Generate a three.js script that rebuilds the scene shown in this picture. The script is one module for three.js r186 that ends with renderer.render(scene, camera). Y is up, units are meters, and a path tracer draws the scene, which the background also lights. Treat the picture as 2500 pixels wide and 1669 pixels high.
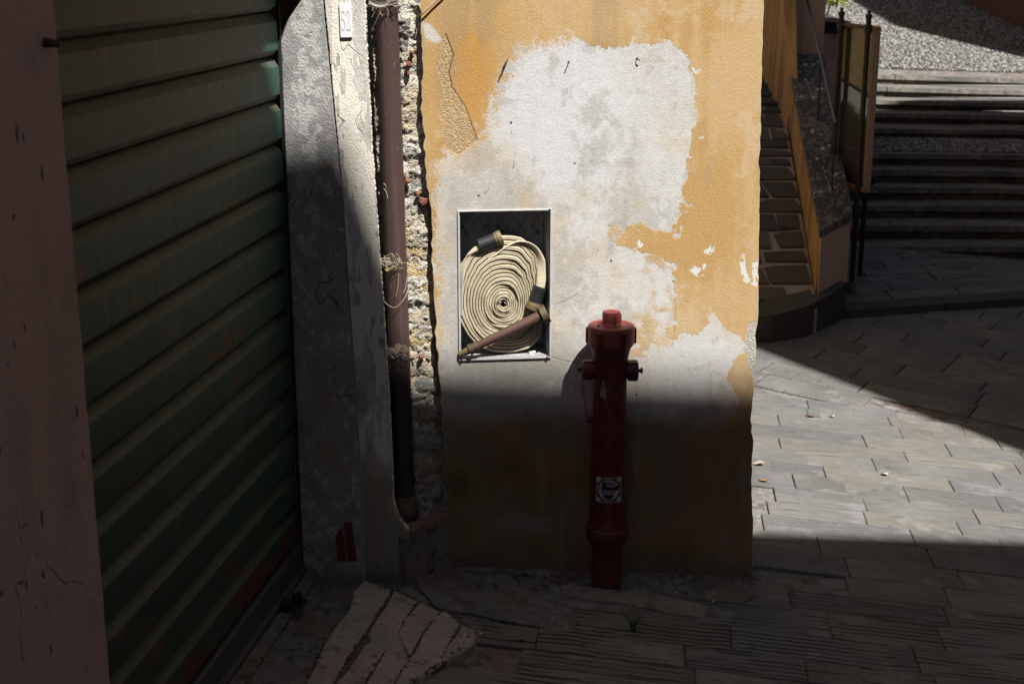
import * as THREE from 'three';
import { mergeGeometries, mergeVertices, toCreasedNormals } from 'three/addons/utils/BufferGeometryUtils.js';
import { RoundedBoxGeometry } from 'three/addons/geometries/RoundedBoxGeometry.js';
import { FontLoader } from 'three/addons/loaders/FontLoader.js';
import { TextGeometry } from 'three/addons/geometries/TextGeometry.js';

// ------------------------------------------------------------------ camera, sky, sun, exposure
const EYE = 2.43, PITCH = THREE.MathUtils.degToRad(15.4), FOCAL = 3262, CXP = 1174.5, CYP = 784;
const scene = new THREE.Scene();
const camera = new THREE.PerspectiveCamera(2 * Math.atan(CYP / FOCAL) * 180 / Math.PI, 1024 / 683, 0.05, 300);
camera.position.set(0, EYE, 0);
camera.rotation.set(-PITCH, 0, 0);
camera.focus = 5.6; camera.userData.fStop = 5.6;
const renderer = new THREE.WebGLRenderer({ antialias: true });
renderer.toneMapping = THREE.LinearToneMapping;
renderer.toneMappingExposure = 1.8;
const SKY = 0.108;
renderer.shadowMap.enabled = true;
const SUN = new THREE.Vector3(0.70, 2.10, 1.05).normalize();       // towards the sun
{ // a clear sky: deep blue overhead, paler towards the horizon and round the sun
  const w = 256, h = 128, px = new Float32Array(w * h * 4), v = new THREE.Vector3();
  for (let j = 0; j < h; j++) for (let i = 0; i < w; i++) {
    const el = ((j + 0.5) / h - 0.5) * Math.PI, az = ((i + 0.5) / w - 0.5) * 2 * Math.PI; v.set(Math.cos(el) * Math.cos(az), Math.sin(el), Math.cos(el) * Math.sin(az));
    const c = Math.max(0, v.dot(SUN)), k = Math.exp(-Math.max(0, v.y) * 3.2), glow = 0.5 * Math.pow(c, 8) + 0.9 * Math.pow(c, 60), o = (j * w + i) * 4;
    px[o] = SKY * (0.58 + 0.52 * k + glow); px[o + 1] = SKY * (0.78 + 0.50 * k + glow * 0.95); px[o + 2] = SKY * (1.22 + 0.40 * k + glow * 0.85); px[o + 3] = 1;
  }
  const t = new THREE.DataTexture(px, w, h, THREE.RGBAFormat, THREE.FloatType); t.mapping = THREE.EquirectangularReflectionMapping; t.magFilter = t.minFilter = THREE.LinearFilter; t.needsUpdate = true;
  scene.background = t; scene.environment = t;
}
const sun = new THREE.DirectionalLight(new THREE.Color().setRGB(1, 0.962, 0.90), 5);
sun.name = 'sun';
sun.position.copy(SUN).multiplyScalar(30).add(new THREE.Vector3(1, 0, -6));
sun.target.position.set(1, 0, -6); scene.add(sun.target); sun.target.name = 'sun_target';
sun.castShadow = true; sun.shadow.mapSize.set(4096, 4096); sun.shadow.radius = 1;
Object.assign(sun.shadow.camera, { left: -18, right: 18, top: 18, bottom: -18, near: 1, far: 80 });
scene.add(sun);

// ------------------------------------------------------------------ helpers
function rng(seed) { let a = seed >>> 0; return () => { a = (a + 0x6d2b79f5) | 0; let t = Math.imul(a ^ (a >>> 15), 1 | a); t = (t + Math.imul(t ^ (t >>> 7), 61 | t)) ^ t; return ((t ^ (t >>> 14)) >>> 0) / 4294967296; }; }
const R0 = rng(7);
const PERM = new Uint8Array(512), VAL = new Float32Array(256);
{ const r = rng(99), p = [...Array(256).keys()]; for (let i = 255; i > 0; i--) { const j = Math.floor(r() * (i + 1)); [p[i], p[j]] = [p[j], p[i]]; } for (let i = 0; i < 512; i++) PERM[i] = p[i & 255]; for (let i = 0; i < 256; i++) VAL[i] = r() * 2 - 1; }
function noise(x, y) {
  const xi = Math.floor(x), yi = Math.floor(y), fx = x - xi, fy = y - yi, X = xi & 255, Y = yi & 255;
  const u = fx * fx * (3 - 2 * fx), v = fy * fy * (3 - 2 * fy);
  const a = VAL[PERM[PERM[X] + Y]], b = VAL[PERM[PERM[X + 1] + Y]], c = VAL[PERM[PERM[X] + Y + 1]], d = VAL[PERM[PERM[X + 1] + Y + 1]];
  return a + (b - a) * u + (c - a + (a - b - c + d) * u) * v;
}
function fbm(x, y, n = 4, g = 0.5) { let s = 0, a = 1, t = 0; for (let i = 0; i < n; i++) { s += a * noise(x, y); t += a; a *= g; x = x * 2.03 + 17.3; y = y * 2.03 + 9.1; } return s / t; }
function noise3(x, y, z) { const zi = Math.floor(z), f = z - zi, u = f * f * (3 - 2 * f); return noise(x + zi * 37.7, y + zi * 11.3) * (1 - u) + noise(x + (zi + 1) * 37.7, y + (zi + 1) * 11.3) * u; }
const clamp = (x, a = 0, b = 1) => (x < a ? a : x > b ? b : x), ss = (a, b, x) => { const t = clamp((x - a) / (b - a)); return t * t * (3 - 2 * t); }, lerp = (a, b, t) => a + (b - a) * t;
const enc = (c) => { c = clamp(c); return Math.round(255 * (c <= 0.0031308 ? 12.92 * c : 1.055 * Math.pow(c, 1 / 2.4) - 0.055)); };
const mix3 = (o, c, t) => { o[0] += (c[0] - o[0]) * t; o[1] += (c[1] - o[1]) * t; o[2] += (c[2] - o[2]) * t; };

// A colour texture and a height texture over a rectangle of W x H metres whose corner is (u0, v0).
function surface(w, h, u0, v0, W, H, fn) {
  const col = new Uint8Array(w * h * 4), hei = new Uint8Array(w * h * 4), o = [0, 0, 0, 0];
  for (let j = 0; j < h; j++) for (let i = 0; i < w; i++) {
    fn(u0 + (i + 0.5) / w * W, v0 + (j + 0.5) / h * H, o);
    const k = (j * w + i) * 4;
    col[k] = enc(o[0]); col[k + 1] = enc(o[1]); col[k + 2] = enc(o[2]); col[k + 3] = 255;
    hei[k] = hei[k + 1] = hei[k + 2] = Math.round(255 * clamp(o[3])); hei[k + 3] = 255;
  }
  const out = {};
  for (const [name, data] of [['map', col], ['bumpMap', hei]]) {
    const t = new THREE.DataTexture(data, w, h); t.magFilter = t.minFilter = THREE.LinearFilter; t.wrapS = t.wrapT = THREE.RepeatWrapping;
    t.repeat.set(1 / W, 1 / H); t.offset.set(-u0 / W, -v0 / H);
    if (name === 'map') t.colorSpace = THREE.SRGBColorSpace;
    t.needsUpdate = true; out[name] = t;
  }
  return out;
}
const lin = (r, g, b) => new THREE.Color().setRGB(r, g, b);
const mat = (c, rough = 0.9, extra = {}) => new THREE.MeshStandardMaterial({ color: Array.isArray(c) ? lin(...c) : c, roughness: rough, metalness: 0, ...extra });
const texMat = (s, bump, rough = 0.95, extra = {}) => new THREE.MeshStandardMaterial({ map: s.map, bumpMap: s.bumpMap, bumpScale: bump, roughness: rough, ...extra });

const used = new Map();
function numbered(name) { const n = used.get(name) ?? 0; used.set(name, n + 1); return n ? `${name}_${String(n).padStart(3, '0')}` : name; }
function tag(o, label, category, group) { o.userData.label = label; o.userData.category = category; if (group) o.userData.group = group; return o; }
function shade(o) { o.castShadow = o.receiveShadow = true; return o; }
function thing(name, label, category, group) { const g = new THREE.Group(); g.name = numbered(name); scene.add(g); return tag(g, label, category, group); }
function part(name, geo, m, parent, label) {
  const o = shade(new THREE.Mesh(Array.isArray(geo) ? mergeGeometries(geo.map((g) => { const q = g.index ? g.toNonIndexed() : g; for (const k of Object.keys(q.attributes)) if (!['position', 'normal', 'uv'].includes(k)) q.deleteAttribute(k); return q; })) : geo, m));
  o.name = name; parent.add(o); if (label) o.userData.label = label; return o;
}
function single(name, geo, m, label, category, group) { const o = part(numbered(name), geo, m, scene); return tag(o, label, category, group); }
function struct(name, geo, m) { const o = geo ? part(numbered(name), geo, m, scene) : new THREE.Group(); if (!geo) { o.name = numbered(name); scene.add(o); } o.userData.kind = 'structure'; return o; }
const asGroup = (o, x, y, d, turn = 0) => { o.position.set(x, y, -d); o.rotation.y = turn; return o; };

// The lens: the ray of a photograph pixel (2349 pixels wide), as (x, y, depth) per unit.
const SP = Math.sin(PITCH), CP = Math.cos(PITCH);
const ray = (px, py) => { const a = (px - CXP) / FOCAL, v = (py - CYP) / FOCAL; return [a, -SP - v * CP, CP - v * SP]; };
const GS = 0.08, groundY = (x) => -GS * (x + 0.26);
const onGround = (px, py, lift = 0) => { const r = ray(px, py), t = (EYE - lift + GS * 0.26) / (-(r[1]) - GS * r[0]); const k = t; return [r[0] * k, EYE + r[1] * k, r[2] * k]; };
const atDepth = (px, py, d) => { const r = ray(px, py), k = d / r[2]; return [r[0] * k, EYE + r[1] * k, d]; };
// A vertical wall plane: origin (x0, d0), direction (cx, cd) in plan.
function frame(x0, d0, cx, cd) {
  const l = Math.hypot(cx, cd); cx /= l; cd /= l;
  return { x0, d0, cx, cd, turn: Math.atan2(cd, cx),
    uv(px, py, z = 0) { const r = ray(px, py), nx = cd, nd = -cx, k = (x0 * nx + d0 * nd + z) / (r[0] * nx + r[2] * nd); const x = r[0] * k, d = r[2] * k; return [(x - x0) * cx + (d - d0) * cd, EYE + r[1] * k]; },
    put(o) { return asGroup(o, x0, 0, d0, this.turn); },
    world(u, y, z = 0) { return [x0 + u * cx + z * cd, y, d0 + u * cd - z * cx]; } };
}
const WF = frame(-0.26, 5.38, Math.cos(0.105), Math.sin(0.105));     // the ochre wall
const SF = frame(-0.587, 5.195, 1, 0.05);                          // the plaster strip
const JF = frame(-0.848, 5.215, 0.997, -0.0764);                       // the door jamb
const DF = frame(-0.845, 5.2, 0.151, 0.9886);                          // the roller shutter
const FF = frame(-0.587, 5.195, 0.151, 0.9886);                        // the street front left of the door

function jag(pts, step, amp, r, closed = true) {     // a rougher outline
  const out = [], n = pts.length;
  for (let i = 0; i < (closed ? n : n - 1); i++) {
    const a = pts[i], b = pts[(i + 1) % n], l = Math.hypot(b[0] - a[0], b[1] - a[1]), k = Math.max(1, Math.round(l / step)), am = a[2] ?? amp;
    for (let j = 0; j < k; j++) { const t = j / k, f = j ? am : 0; out.push([lerp(a[0], b[0], t) + (r() - 0.5) * 2 * f, lerp(a[1], b[1], t) + (r() - 0.5) * 2 * f]); }
  }
  if (!closed) out.push(pts[n - 1].slice(0, 2));
  return out;
}
const shapeOf = (pts) => new THREE.Shape(pts.map((p) => new THREE.Vector2(p[0], p[1])));
function slab(pts, depth, { z = 0, bevel = 0, holes = [] } = {}) {   // outline in (u, v), front at z, thickness behind it
  const s = shapeOf(pts); for (const h of holes) s.holes.push(new THREE.Path(h.map((p) => new THREE.Vector2(p[0], p[1]))));
  const g = new THREE.ExtrudeGeometry(s, { depth: depth - 2 * bevel, bevelEnabled: bevel > 0, bevelSize: bevel, bevelThickness: bevel, bevelSegments: 2, bevelOffset: -bevel, curveSegments: 4 });
  return g.translate(0, 0, z - depth + bevel);
}
function prism(plan, y0, y1) {     // plan in (x, depth)
  const s = new THREE.Shape(plan.map((p) => new THREE.Vector2(p[0], p[1])));
  return new THREE.ExtrudeGeometry(s, { depth: y1 - y0, bevelEnabled: false }).rotateX(-Math.PI / 2).translate(0, y0, 0);
}
function tube(pts, r, n = 24, m = 8) { return new THREE.TubeGeometry(new THREE.CatmullRomCurve3(pts.map((p) => new THREE.Vector3(...p))), n, r, m); }
function rod(a, b, ra, rb = ra, seg = 20) {
  const A = new THREE.Vector3(...a), B = new THREE.Vector3(...b), g = new THREE.CylinderGeometry(rb, ra, A.distanceTo(B), seg);
  g.applyQuaternion(new THREE.Quaternion().setFromUnitVectors(new THREE.Vector3(0, 1, 0), B.clone().sub(A).normalize())); return g.translate((A.x + B.x) / 2, (A.y + B.y) / 2, (A.z + B.z) / 2);
}
function lathe(profile, seg = 40) { return toCreasedNormals(new THREE.LatheGeometry(profile.map((p) => new THREE.Vector2(p[0], p[1])), seg), 0.42); }
function box(w, h, d, x = 0, y = 0, z = 0, r = 0) { const g = r ? new RoundedBoxGeometry(w, h, d, 2, r) : new THREE.BoxGeometry(w, h, d); return g.translate(x, y, z); }
function rock(r, sx, sy, sz, detail = 2, rough = 0.25) {
  let g = mergeVertices(new THREE.IcosahedronGeometry(1, detail).deleteAttribute('normal').deleteAttribute('uv'));
  const p = g.attributes.position, s = r() * 90;
  for (let i = 0; i < p.count; i++) {
    const x = p.getX(i), y = p.getY(i), z = p.getZ(i), q = Math.max(Math.abs(x), Math.abs(y), Math.abs(z)), k = lerp(1, 0.85 / q, 0.55) * (1 + rough * noise3(x * 1.7 + s, y * 1.7, z * 1.7) + rough * 0.5 * noise3(x * 4 + s, y * 4, z * 4));
    p.setXYZ(i, x * k * sx, y * k * sy, z * k * sz);
  }
  g = toCreasedNormals(g, 0.7);
  const q = g.attributes.position, uv = new Float32Array(q.count * 2); for (let i = 0; i < q.count; i++) { uv[2 * i] = q.getX(i) + s * 0.1; uv[2 * i + 1] = q.getY(i) + q.getZ(i); }
  g.setAttribute('uv', new THREE.BufferAttribute(uv, 2)); return g;
}
function field(poly, u0, v0, W, H, nx, ny) {          // signed distance (inside positive) to a polygon, sampled
  const f = new Float32Array(nx * ny), n = poly.length;
  for (let j = 0; j < ny; j++) for (let i = 0; i < nx; i++) {
    const x = u0 + i / (nx - 1) * W, y = v0 + j / (ny - 1) * H; let d = 1e9, inside = false;
    for (let a = 0, b = n - 1; a < n; b = a++) {
      const [x1, y1] = poly[a], [x2, y2] = poly[b], ex = x2 - x1, ey = y2 - y1, t = clamp(((x - x1) * ex + (y - y1) * ey) / (ex * ex + ey * ey));
      d = Math.min(d, Math.hypot(x - x1 - t * ex, y - y1 - t * ey));
      if ((y1 > y) !== (y2 > y) && x < (x2 - x1) * (y - y1) / (y2 - y1) + x1) inside = !inside;
    }
    f[j * nx + i] = inside ? d : -d;
  }
  return (u, v) => { const x = clamp((u - u0) / W) * (nx - 1.001), y = clamp((v - v0) / H) * (ny - 1.001), i = x | 0, j = y | 0, fx = x - i, fy = y - j, k = j * nx + i; return lerp(lerp(f[k], f[k + 1], fx), lerp(f[k + nx], f[k + nx + 1], fx), fy); };
}
function lineDist(pts) { return (u, v) => { let d = 1e9; for (let i = 0; i + 1 < pts.length; i++) { const [x1, y1] = pts[i], [x2, y2] = pts[i + 1], ex = x2 - x1, ey = y2 - y1, t = clamp(((u - x1) * ex + (v - y1) * ey) / (ex * ex + ey * ey)); d = Math.min(d, Math.hypot(u - x1 - t * ex, v - y1 - t * ey)); } return d; }; }

// ------------------------------------------------------------------ surfaces
const U0 = -0.12, V0 = -0.3, UW = 1.56, VH = 3.12;
const W = (list) => list.map(([x, y]) => WF.uv(x, y));
const wf = (list) => field(W(list), U0, V0, UW, VH, 200, 400);
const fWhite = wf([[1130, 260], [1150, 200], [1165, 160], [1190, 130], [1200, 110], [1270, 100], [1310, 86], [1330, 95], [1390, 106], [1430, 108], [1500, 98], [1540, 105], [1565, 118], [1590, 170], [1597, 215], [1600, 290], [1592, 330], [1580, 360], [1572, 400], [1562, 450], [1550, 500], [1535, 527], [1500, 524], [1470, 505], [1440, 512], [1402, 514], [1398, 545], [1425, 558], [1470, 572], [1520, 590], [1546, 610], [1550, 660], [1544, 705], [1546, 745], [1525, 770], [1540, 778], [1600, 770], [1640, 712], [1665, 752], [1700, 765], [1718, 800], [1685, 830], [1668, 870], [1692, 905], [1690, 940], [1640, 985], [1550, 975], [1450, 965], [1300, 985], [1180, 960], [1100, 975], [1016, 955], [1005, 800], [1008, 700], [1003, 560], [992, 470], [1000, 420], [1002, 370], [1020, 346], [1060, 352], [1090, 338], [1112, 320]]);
const fVeil = wf([[1400, 540], [1540, 575], [1570, 700], [1556, 780], [1500, 805], [1440, 880], [1452, 760], [1475, 700], [1470, 640]]);
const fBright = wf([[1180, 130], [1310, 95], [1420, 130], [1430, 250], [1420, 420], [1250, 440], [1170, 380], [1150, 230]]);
const fBright2 = wf([[1420, 520], [1470, 470], [1550, 470], [1540, 520], [1480, 505]]);
const fBrown = wf([[1020, 75], [1040, 125], [1030, 165], [1037, 200], [1065, 240], [1095, 320], [1052, 355], [1015, 335], [1022, 280], [1010, 270], [1006, 250], [1025, 235], [1012, 190], [1000, 150], [1012, 100]]);
const fBrown2 = wf([[980, 468], [1000, 490], [1000, 520], [992, 560], [985, 530]]);
const fOrange = wf([[1040, 60], [1105, 90], [1120, 200], [1090, 275], [1062, 235], [1045, 170]]);
const fStreak = wf([[968, 50], [985, 55], [1012, 90], [1000, 100], [978, 85]]);
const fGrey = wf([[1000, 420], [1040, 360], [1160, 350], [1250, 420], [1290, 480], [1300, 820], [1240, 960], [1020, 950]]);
const fPatchLow = wf([[1130, 1190], [1190, 1178], [1270, 1195], [1262, 1216], [1180, 1222], [1140, 1212]]);
const fDark = wf([[1500, 960], [1560, 985], [1568, 1080], [1545, 1220], [1500, 1220], [1520, 1080], [1480, 1000]]);
const fPlug = wf([[1706, 800], [1718, 742], [1745, 735], [1745, 905], [1735, 905], [1725, 850]]);
const fChips = [[[1608, 562], [1622, 572], [1634, 554], [1642, 560], [1628, 584], [1612, 578]], [[1590, 604], [1602, 613], [1618, 604], [1614, 630], [1600, 634], [1586, 622]], [[1694, 582], [1708, 580], [1714, 610], [1724, 652], [1710, 644], [1700, 612]], [[1726, 596], [1740, 602], [1741, 655], [1727, 652]], [[1580, 150], [1588, 146], [1600, 160], [1596, 170]], [[1460, 550], [1472, 545], [1480, 560], [1468, 570]]].map(wf);
const cracks = [[[1022, 78], [1040, 125], [1030, 165], [1037, 200], [1065, 240], [1095, 320]], [[1268, 818], [1290, 826], [1330, 832]], [[1548, 590], [1545, 640], [1550, 700], [1548, 760], [1541, 800]], [[1172, 300], [1182, 345], [1176, 395]], [[1270, 700], [1300, 688], [1325, 674]], [[1090, 470], [1130, 425]], [[995, 440], [1003, 480], [996, 540]], [[1028, 1290], [1062, 1285], [1085, 1272], [1105, 1280], [1130, 1296]]].map((c) => lineDist(W(c)));
const dots = [[1304, 143], [1172, 282], [1462, 135], [1402, 598], [1098, 450], [1545, 645], [1120, 1122], [1318, 375], [1180, 815], [1460, 905]].map((p) => WF.uv(...p));
const wallTex = surface(1024, 2048, U0, V0, UW, VH, (u, v, o) => {
  const n1 = fbm(u * 7, v * 7, 4), n2 = fbm(u * 34 + 5, v * 34, 4, 0.6), n3 = noise(u * 420, v * 420), n4 = noise(u * 210 + 3, v * 210), big = fbm(u * 2.2 + 3, v * 2.2, 3), streak = fbm(u * 26, v * 2.4, 3);
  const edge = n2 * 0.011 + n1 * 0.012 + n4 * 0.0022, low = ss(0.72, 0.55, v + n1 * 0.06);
  // ochre wash, paler and redder in clouds
  o[0] = 0.435; o[1] = 0.272; o[2] = 0.105;
  mix3(o, [0.50, 0.35, 0.18], clamp(ss(-0.25, 0.45, big + 0.35 * streak + 0.2 * n2) * 0.85));
  mix3(o, [0.40, 0.23, 0.085], ss(0.1, 0.7, -n1 - streak * 0.3) * 0.45);
  mix3(o, [0.44, 0.225, 0.05], ss(-0.05, 0.03, fOrange(u, v) + edge * 2.2) * (0.65 + 0.3 * n1));
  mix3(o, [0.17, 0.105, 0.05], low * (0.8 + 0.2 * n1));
  const stain = ss(0.2, 0.65, fbm(u * 5 + 40, v * 3.1, 3) + streak * 0.5); mix3(o, [0.30, 0.22, 0.13], stain * 0.5); mix3(o, [0.52, 0.42, 0.29], ss(0.25, 0.6, n2 * 0.8 + fbm(u * 4 + 15, v * 4 + 3, 3)) * 0.4 * (1 - low));
  let hgt = 0.5 + (0.11 + 0.05 * n1) * n3 + 0.035 * n4 + n2 * 0.035 + n1 * 0.16;
  // bare plaster where the wash is gone
  const dw = fWhite(u, v) + edge * 1.6, flecks = ss(0.42, 0.5, fbm(u * 21, v * 17 + 8, 4, 0.6) + 0.25 * Math.min(0, dw * 18) + 0.12);
  const lowE = ss(0.62, 0.45, v), soft = lerp(0.0025, 0.03, Math.max(ss(0.42, 0.12, u + n1 * 0.1), lowE * 3.6, ss(1.55, 1.75, v) * ss(0.3, 0.6, noise(u * 5 + 3, 7))));
  const dws = dw - edge * 1.6 * 0.7 * lowE + soft * (n2 * (0.9 - 0.7 * lowE) + 0.5 * n4 * (1 - lowE)); let wm = Math.max(ss(-soft, soft * 1.2, dws), dw > -0.12 ? flecks * ss(-0.1, -0.02, dw) * (1 - lowE) : 0);
  const veil = ss(-0.02, 0.05, fVeil(u, v) + edge * 3) * ss(-0.3, 0.3, n2 + n1 * 0.9) * (1 - low); wm *= 1 - 0.8 * veil;
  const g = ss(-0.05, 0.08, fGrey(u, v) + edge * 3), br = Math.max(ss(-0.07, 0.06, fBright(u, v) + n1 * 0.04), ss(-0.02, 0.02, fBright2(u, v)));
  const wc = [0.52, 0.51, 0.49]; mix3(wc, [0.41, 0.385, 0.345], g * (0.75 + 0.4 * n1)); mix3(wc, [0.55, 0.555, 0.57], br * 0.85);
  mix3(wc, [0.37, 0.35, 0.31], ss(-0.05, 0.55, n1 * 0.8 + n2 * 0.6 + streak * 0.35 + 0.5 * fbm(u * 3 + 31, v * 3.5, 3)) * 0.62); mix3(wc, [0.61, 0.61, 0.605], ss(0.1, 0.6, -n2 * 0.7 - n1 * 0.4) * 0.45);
  mix3(wc, [0.5, 0.36, 0.2], ss(0.2, 0.7, fbm(u * 6 + 9, v * 6 + 2, 3)) * 0.3); mix3(wc, [0.28, 0.265, 0.25], ss(0.3, 0.55, fbm(u * 15 + 3, v * 11 + 7, 4, 0.6)) * 0.35);
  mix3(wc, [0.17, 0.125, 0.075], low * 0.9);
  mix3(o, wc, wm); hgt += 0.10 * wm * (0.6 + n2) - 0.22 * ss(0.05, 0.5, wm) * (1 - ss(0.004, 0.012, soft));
  const pz = ss(-0.01, 0.004, fStreak(u, v) + n2 * 0.008); mix3(o, [0.5, 0.48, 0.44], pz);
  for (const f of [fBrown, fBrown2]) { const d = f(u, v) + n2 * 0.004; if (d > -0.02) { const b = ss(-0.001, 0.0015, d); mix3(o, [0.40 + 0.16 * n3, 0.285 + 0.12 * n3, 0.155 + 0.07 * n3], b * 0.92); hgt += b * (-0.24 + 0.28 * n3 + 0.2 * n4); } }
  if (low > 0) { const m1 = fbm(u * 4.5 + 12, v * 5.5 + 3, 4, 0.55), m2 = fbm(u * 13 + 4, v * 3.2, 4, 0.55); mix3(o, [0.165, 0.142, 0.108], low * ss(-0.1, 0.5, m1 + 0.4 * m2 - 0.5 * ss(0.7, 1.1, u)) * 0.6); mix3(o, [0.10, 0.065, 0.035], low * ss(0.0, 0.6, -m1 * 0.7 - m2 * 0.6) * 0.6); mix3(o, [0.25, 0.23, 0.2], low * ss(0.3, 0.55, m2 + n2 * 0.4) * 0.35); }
  const pl = ss(-0.012, 0.004, fPatchLow(u, v) + n2 * 0.012); mix3(o, [0.22, 0.2, 0.18], pl * 0.6);
  mix3(o, [0.13, 0.12, 0.1], ss(-0.05, 0.05, fDark(u, v) + edge * 3) * 0.5);
  for (const f of fChips) { const d = f(u, v) + n2 * 0.016 - 0.002; if (d > -0.004) { const k = ss(-0.0015, 0.0015, d) * ss(-0.35, 0.0, noise(u * 130 + 7, v * 60) + n2); mix3(o, [0.60, 0.59, 0.56], k); hgt -= 0.2 * k; } }
  const pg = ss(-0.002, 0.002, fPlug(u, v) + n2 * 0.008); mix3(o, [0.42 + 0.2 * n3, 0.4 + 0.2 * n3, 0.36 + 0.18 * n3], pg); hgt += pg * (-0.2 + 0.5 * n3);
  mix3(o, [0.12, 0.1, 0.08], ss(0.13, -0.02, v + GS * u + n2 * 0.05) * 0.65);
  for (let i = 0; i < cracks.length; i++) { const d = cracks[i](u + n2 * 0.003, v + n4 * 0.002), c = ss(i === 0 || i === 7 ? 0.0042 : 0.0017, 0.0005, d) * (i === 0 || i === 7 ? 0.6 + 0.4 * ss(-0.4, 0.2, n1 + n2) : 0.75 * ss(-0.25, 0.2, n1 + n2)); if (c > 0) { mix3(o, [0.05, 0.035, 0.025], c * 0.85); hgt -= 0.4 * c; } }
  const hair = Math.abs(fbm(u * 9 + 70, v * 9 + 30, 4, 0.6)); mix3(o, [0.2, 0.17, 0.13], ss(0.012, 0.002, hair) * 0.3 * ss(0.1, 0.5, noise(u * 3 + 8, v * 3)));
  for (const [a, b] of dots) { const d = Math.hypot(u - a, (v - b) * 0.7) + n4 * 0.0015; if (d < 0.006) { const c = ss(0.0045, 0.002, d); mix3(o, [0.04, 0.03, 0.025], c); hgt -= 0.4 * c; } }
  const pit = ss(0.86, 0.95, noise(u * 120 + 4, v * 130)) * ss(0, 0.4, n1 + 0.2); mix3(o, [0.14, 0.11, 0.08], pit * 0.35); hgt -= pit * 0.2;
  const gr = 1 + 0.10 * n3 + 0.05 * n4; o[0] *= gr; o[1] *= gr; o[2] *= gr; o[3] = hgt;
});
const M = {};
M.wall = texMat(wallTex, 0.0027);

const stripTex = surface(384, 1536, -0.1, -0.1, 0.62, 2.6, (u, v, o) => {
  const n1 = fbm(u * 11, v * 5, 4), n2 = fbm(u * 40, v * 22, 4, 0.6), n3 = noise(u * 380, v * 300), fl = fbm(u * 24 + 2, v * 5.5, 4, 0.6), e = ss(0.02, 0.07, fl + n2 * 0.12 + 0.03), low = ss(0.62, 0.35, v + n1 * 0.15);
  o[0] = 0.50 + 0.13 * n1; o[1] = 0.475 + 0.13 * n1; o[2] = 0.435 + 0.12 * n1;
  mix3(o, [0.26, 0.24, 0.21], ss(0.1, 0.6, -n2 - n1 * 0.6) * 0.6);
  mix3(o, [0.76, 0.71, 0.62], e * 0.9 * (1 - low * 0.8)); mix3(o, [0.62, 0.6, 0.56], ss(0.3, 0.5, n2 + 0.3 * n1) * 0.5 * (1 - low));
  mix3(o, [0.36, 0.24, 0.09], low * (0.55 + 0.4 * ss(-0.1, 0.2, fl))); mix3(o, [0.25, 0.23, 0.2], low * ss(0.1, 0.3, fbm(u * 9 + 20, v * 2.6, 3)) * 0.8);
  mix3(o, [0.10, 0.085, 0.07], ss(0.14, 0, v) * 0.6);
  const c = ss(0.012, 0.003, Math.abs(fbm(u * 10 + 30, v * 3.5, 3))) * ss(0, 0.3, noise(u * 8, v * 5)); mix3(o, [0.12, 0.1, 0.08], c * 0.6);
  const g = 1 + 0.1 * n3; o[0] *= g; o[1] *= g; o[2] *= g;
  o[3] = 0.45 + 0.2 * e + 0.13 * n3 + 0.15 * n2 + 0.1 * n1 - 0.3 * c;
});
M.strip = texMat(stripTex, 0.005);
const jambEdge = lineDist([[637, -70], [637, 80], [652, 600], [688, 1345]].map((p) => JF.uv(...p)));
const jambTex = surface(384, 1536, -0.15, -0.1, 0.62, 2.6, (u, v, o) => {
  const n1 = fbm(u * 6, v * 6, 4), n2 = fbm(u * 34, v * 30, 4, 0.6), n3 = noise(u * 330, v * 330), n4 = noise(u * 160, v * 160);
  const k = 0.30 + 0.05 * n1 + 0.05 * n2; o[0] = k; o[1] = k * 0.985; o[2] = k * 0.985;
  mix3(o, [0.56, 0.55, 0.52], ss(0.12, 0.3, n2 + 0.55 * ss(0.07, 0.0, Math.abs(u - 0.10 - 0.02 * n1)) * ss(1.3, 1.7, v) - 0.1) * 0.55);
  mix3(o, [0.13, 0.12, 0.115], ss(0.1, 0.6, -n1) * 0.4);
  mix3(o, [0.015, 0.11, 0.085], ss(0.004, -0.004, jambEdge(u, v) - 0.007 - 0.016 * n2 - 0.010 * noise(v * 22, 2)) * ss(1.66, 1.74, v + n2 * 0.04) * ss(2.16, 2.1, v) * 0.95);
  mix3(o, [0.3, 0.22, 0.12], ss(0.45, 0.55, fbm(u * 8 + 60, v * 6, 3)) * 0.6);
  mix3(o, [0.08, 0.075, 0.07], ss(0.15, 0, v + n1 * 0.06) * 0.5);
  const c = ss(0.014, 0.002, Math.abs(fbm(u * 5 + 9, v * 6 + 40, 3))) * ss(0.1, 0.4, noise(u * 4, v * 4 + 9)); mix3(o, [0.06, 0.055, 0.05], c * 0.7);
  const g = 1 + 0.13 * n3; o[0] *= g; o[1] *= g; o[2] *= g; o[3] = 0.5 + 0.15 * n3 + 0.11 * n4 + 0.07 * n2 + 0.08 * n1 - 0.3 * c;
});
M.jamb = texMat(jambTex, 0.0042);
const holes = []; { const r = rng(5); for (let i = 0; i < 80; i++) holes.push([-2.29 - r() * 0.8, r() * 2.4, 0.004 + 0.014 * r() * r() * r(), 1.2 + r() * 2.4]); }
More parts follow.
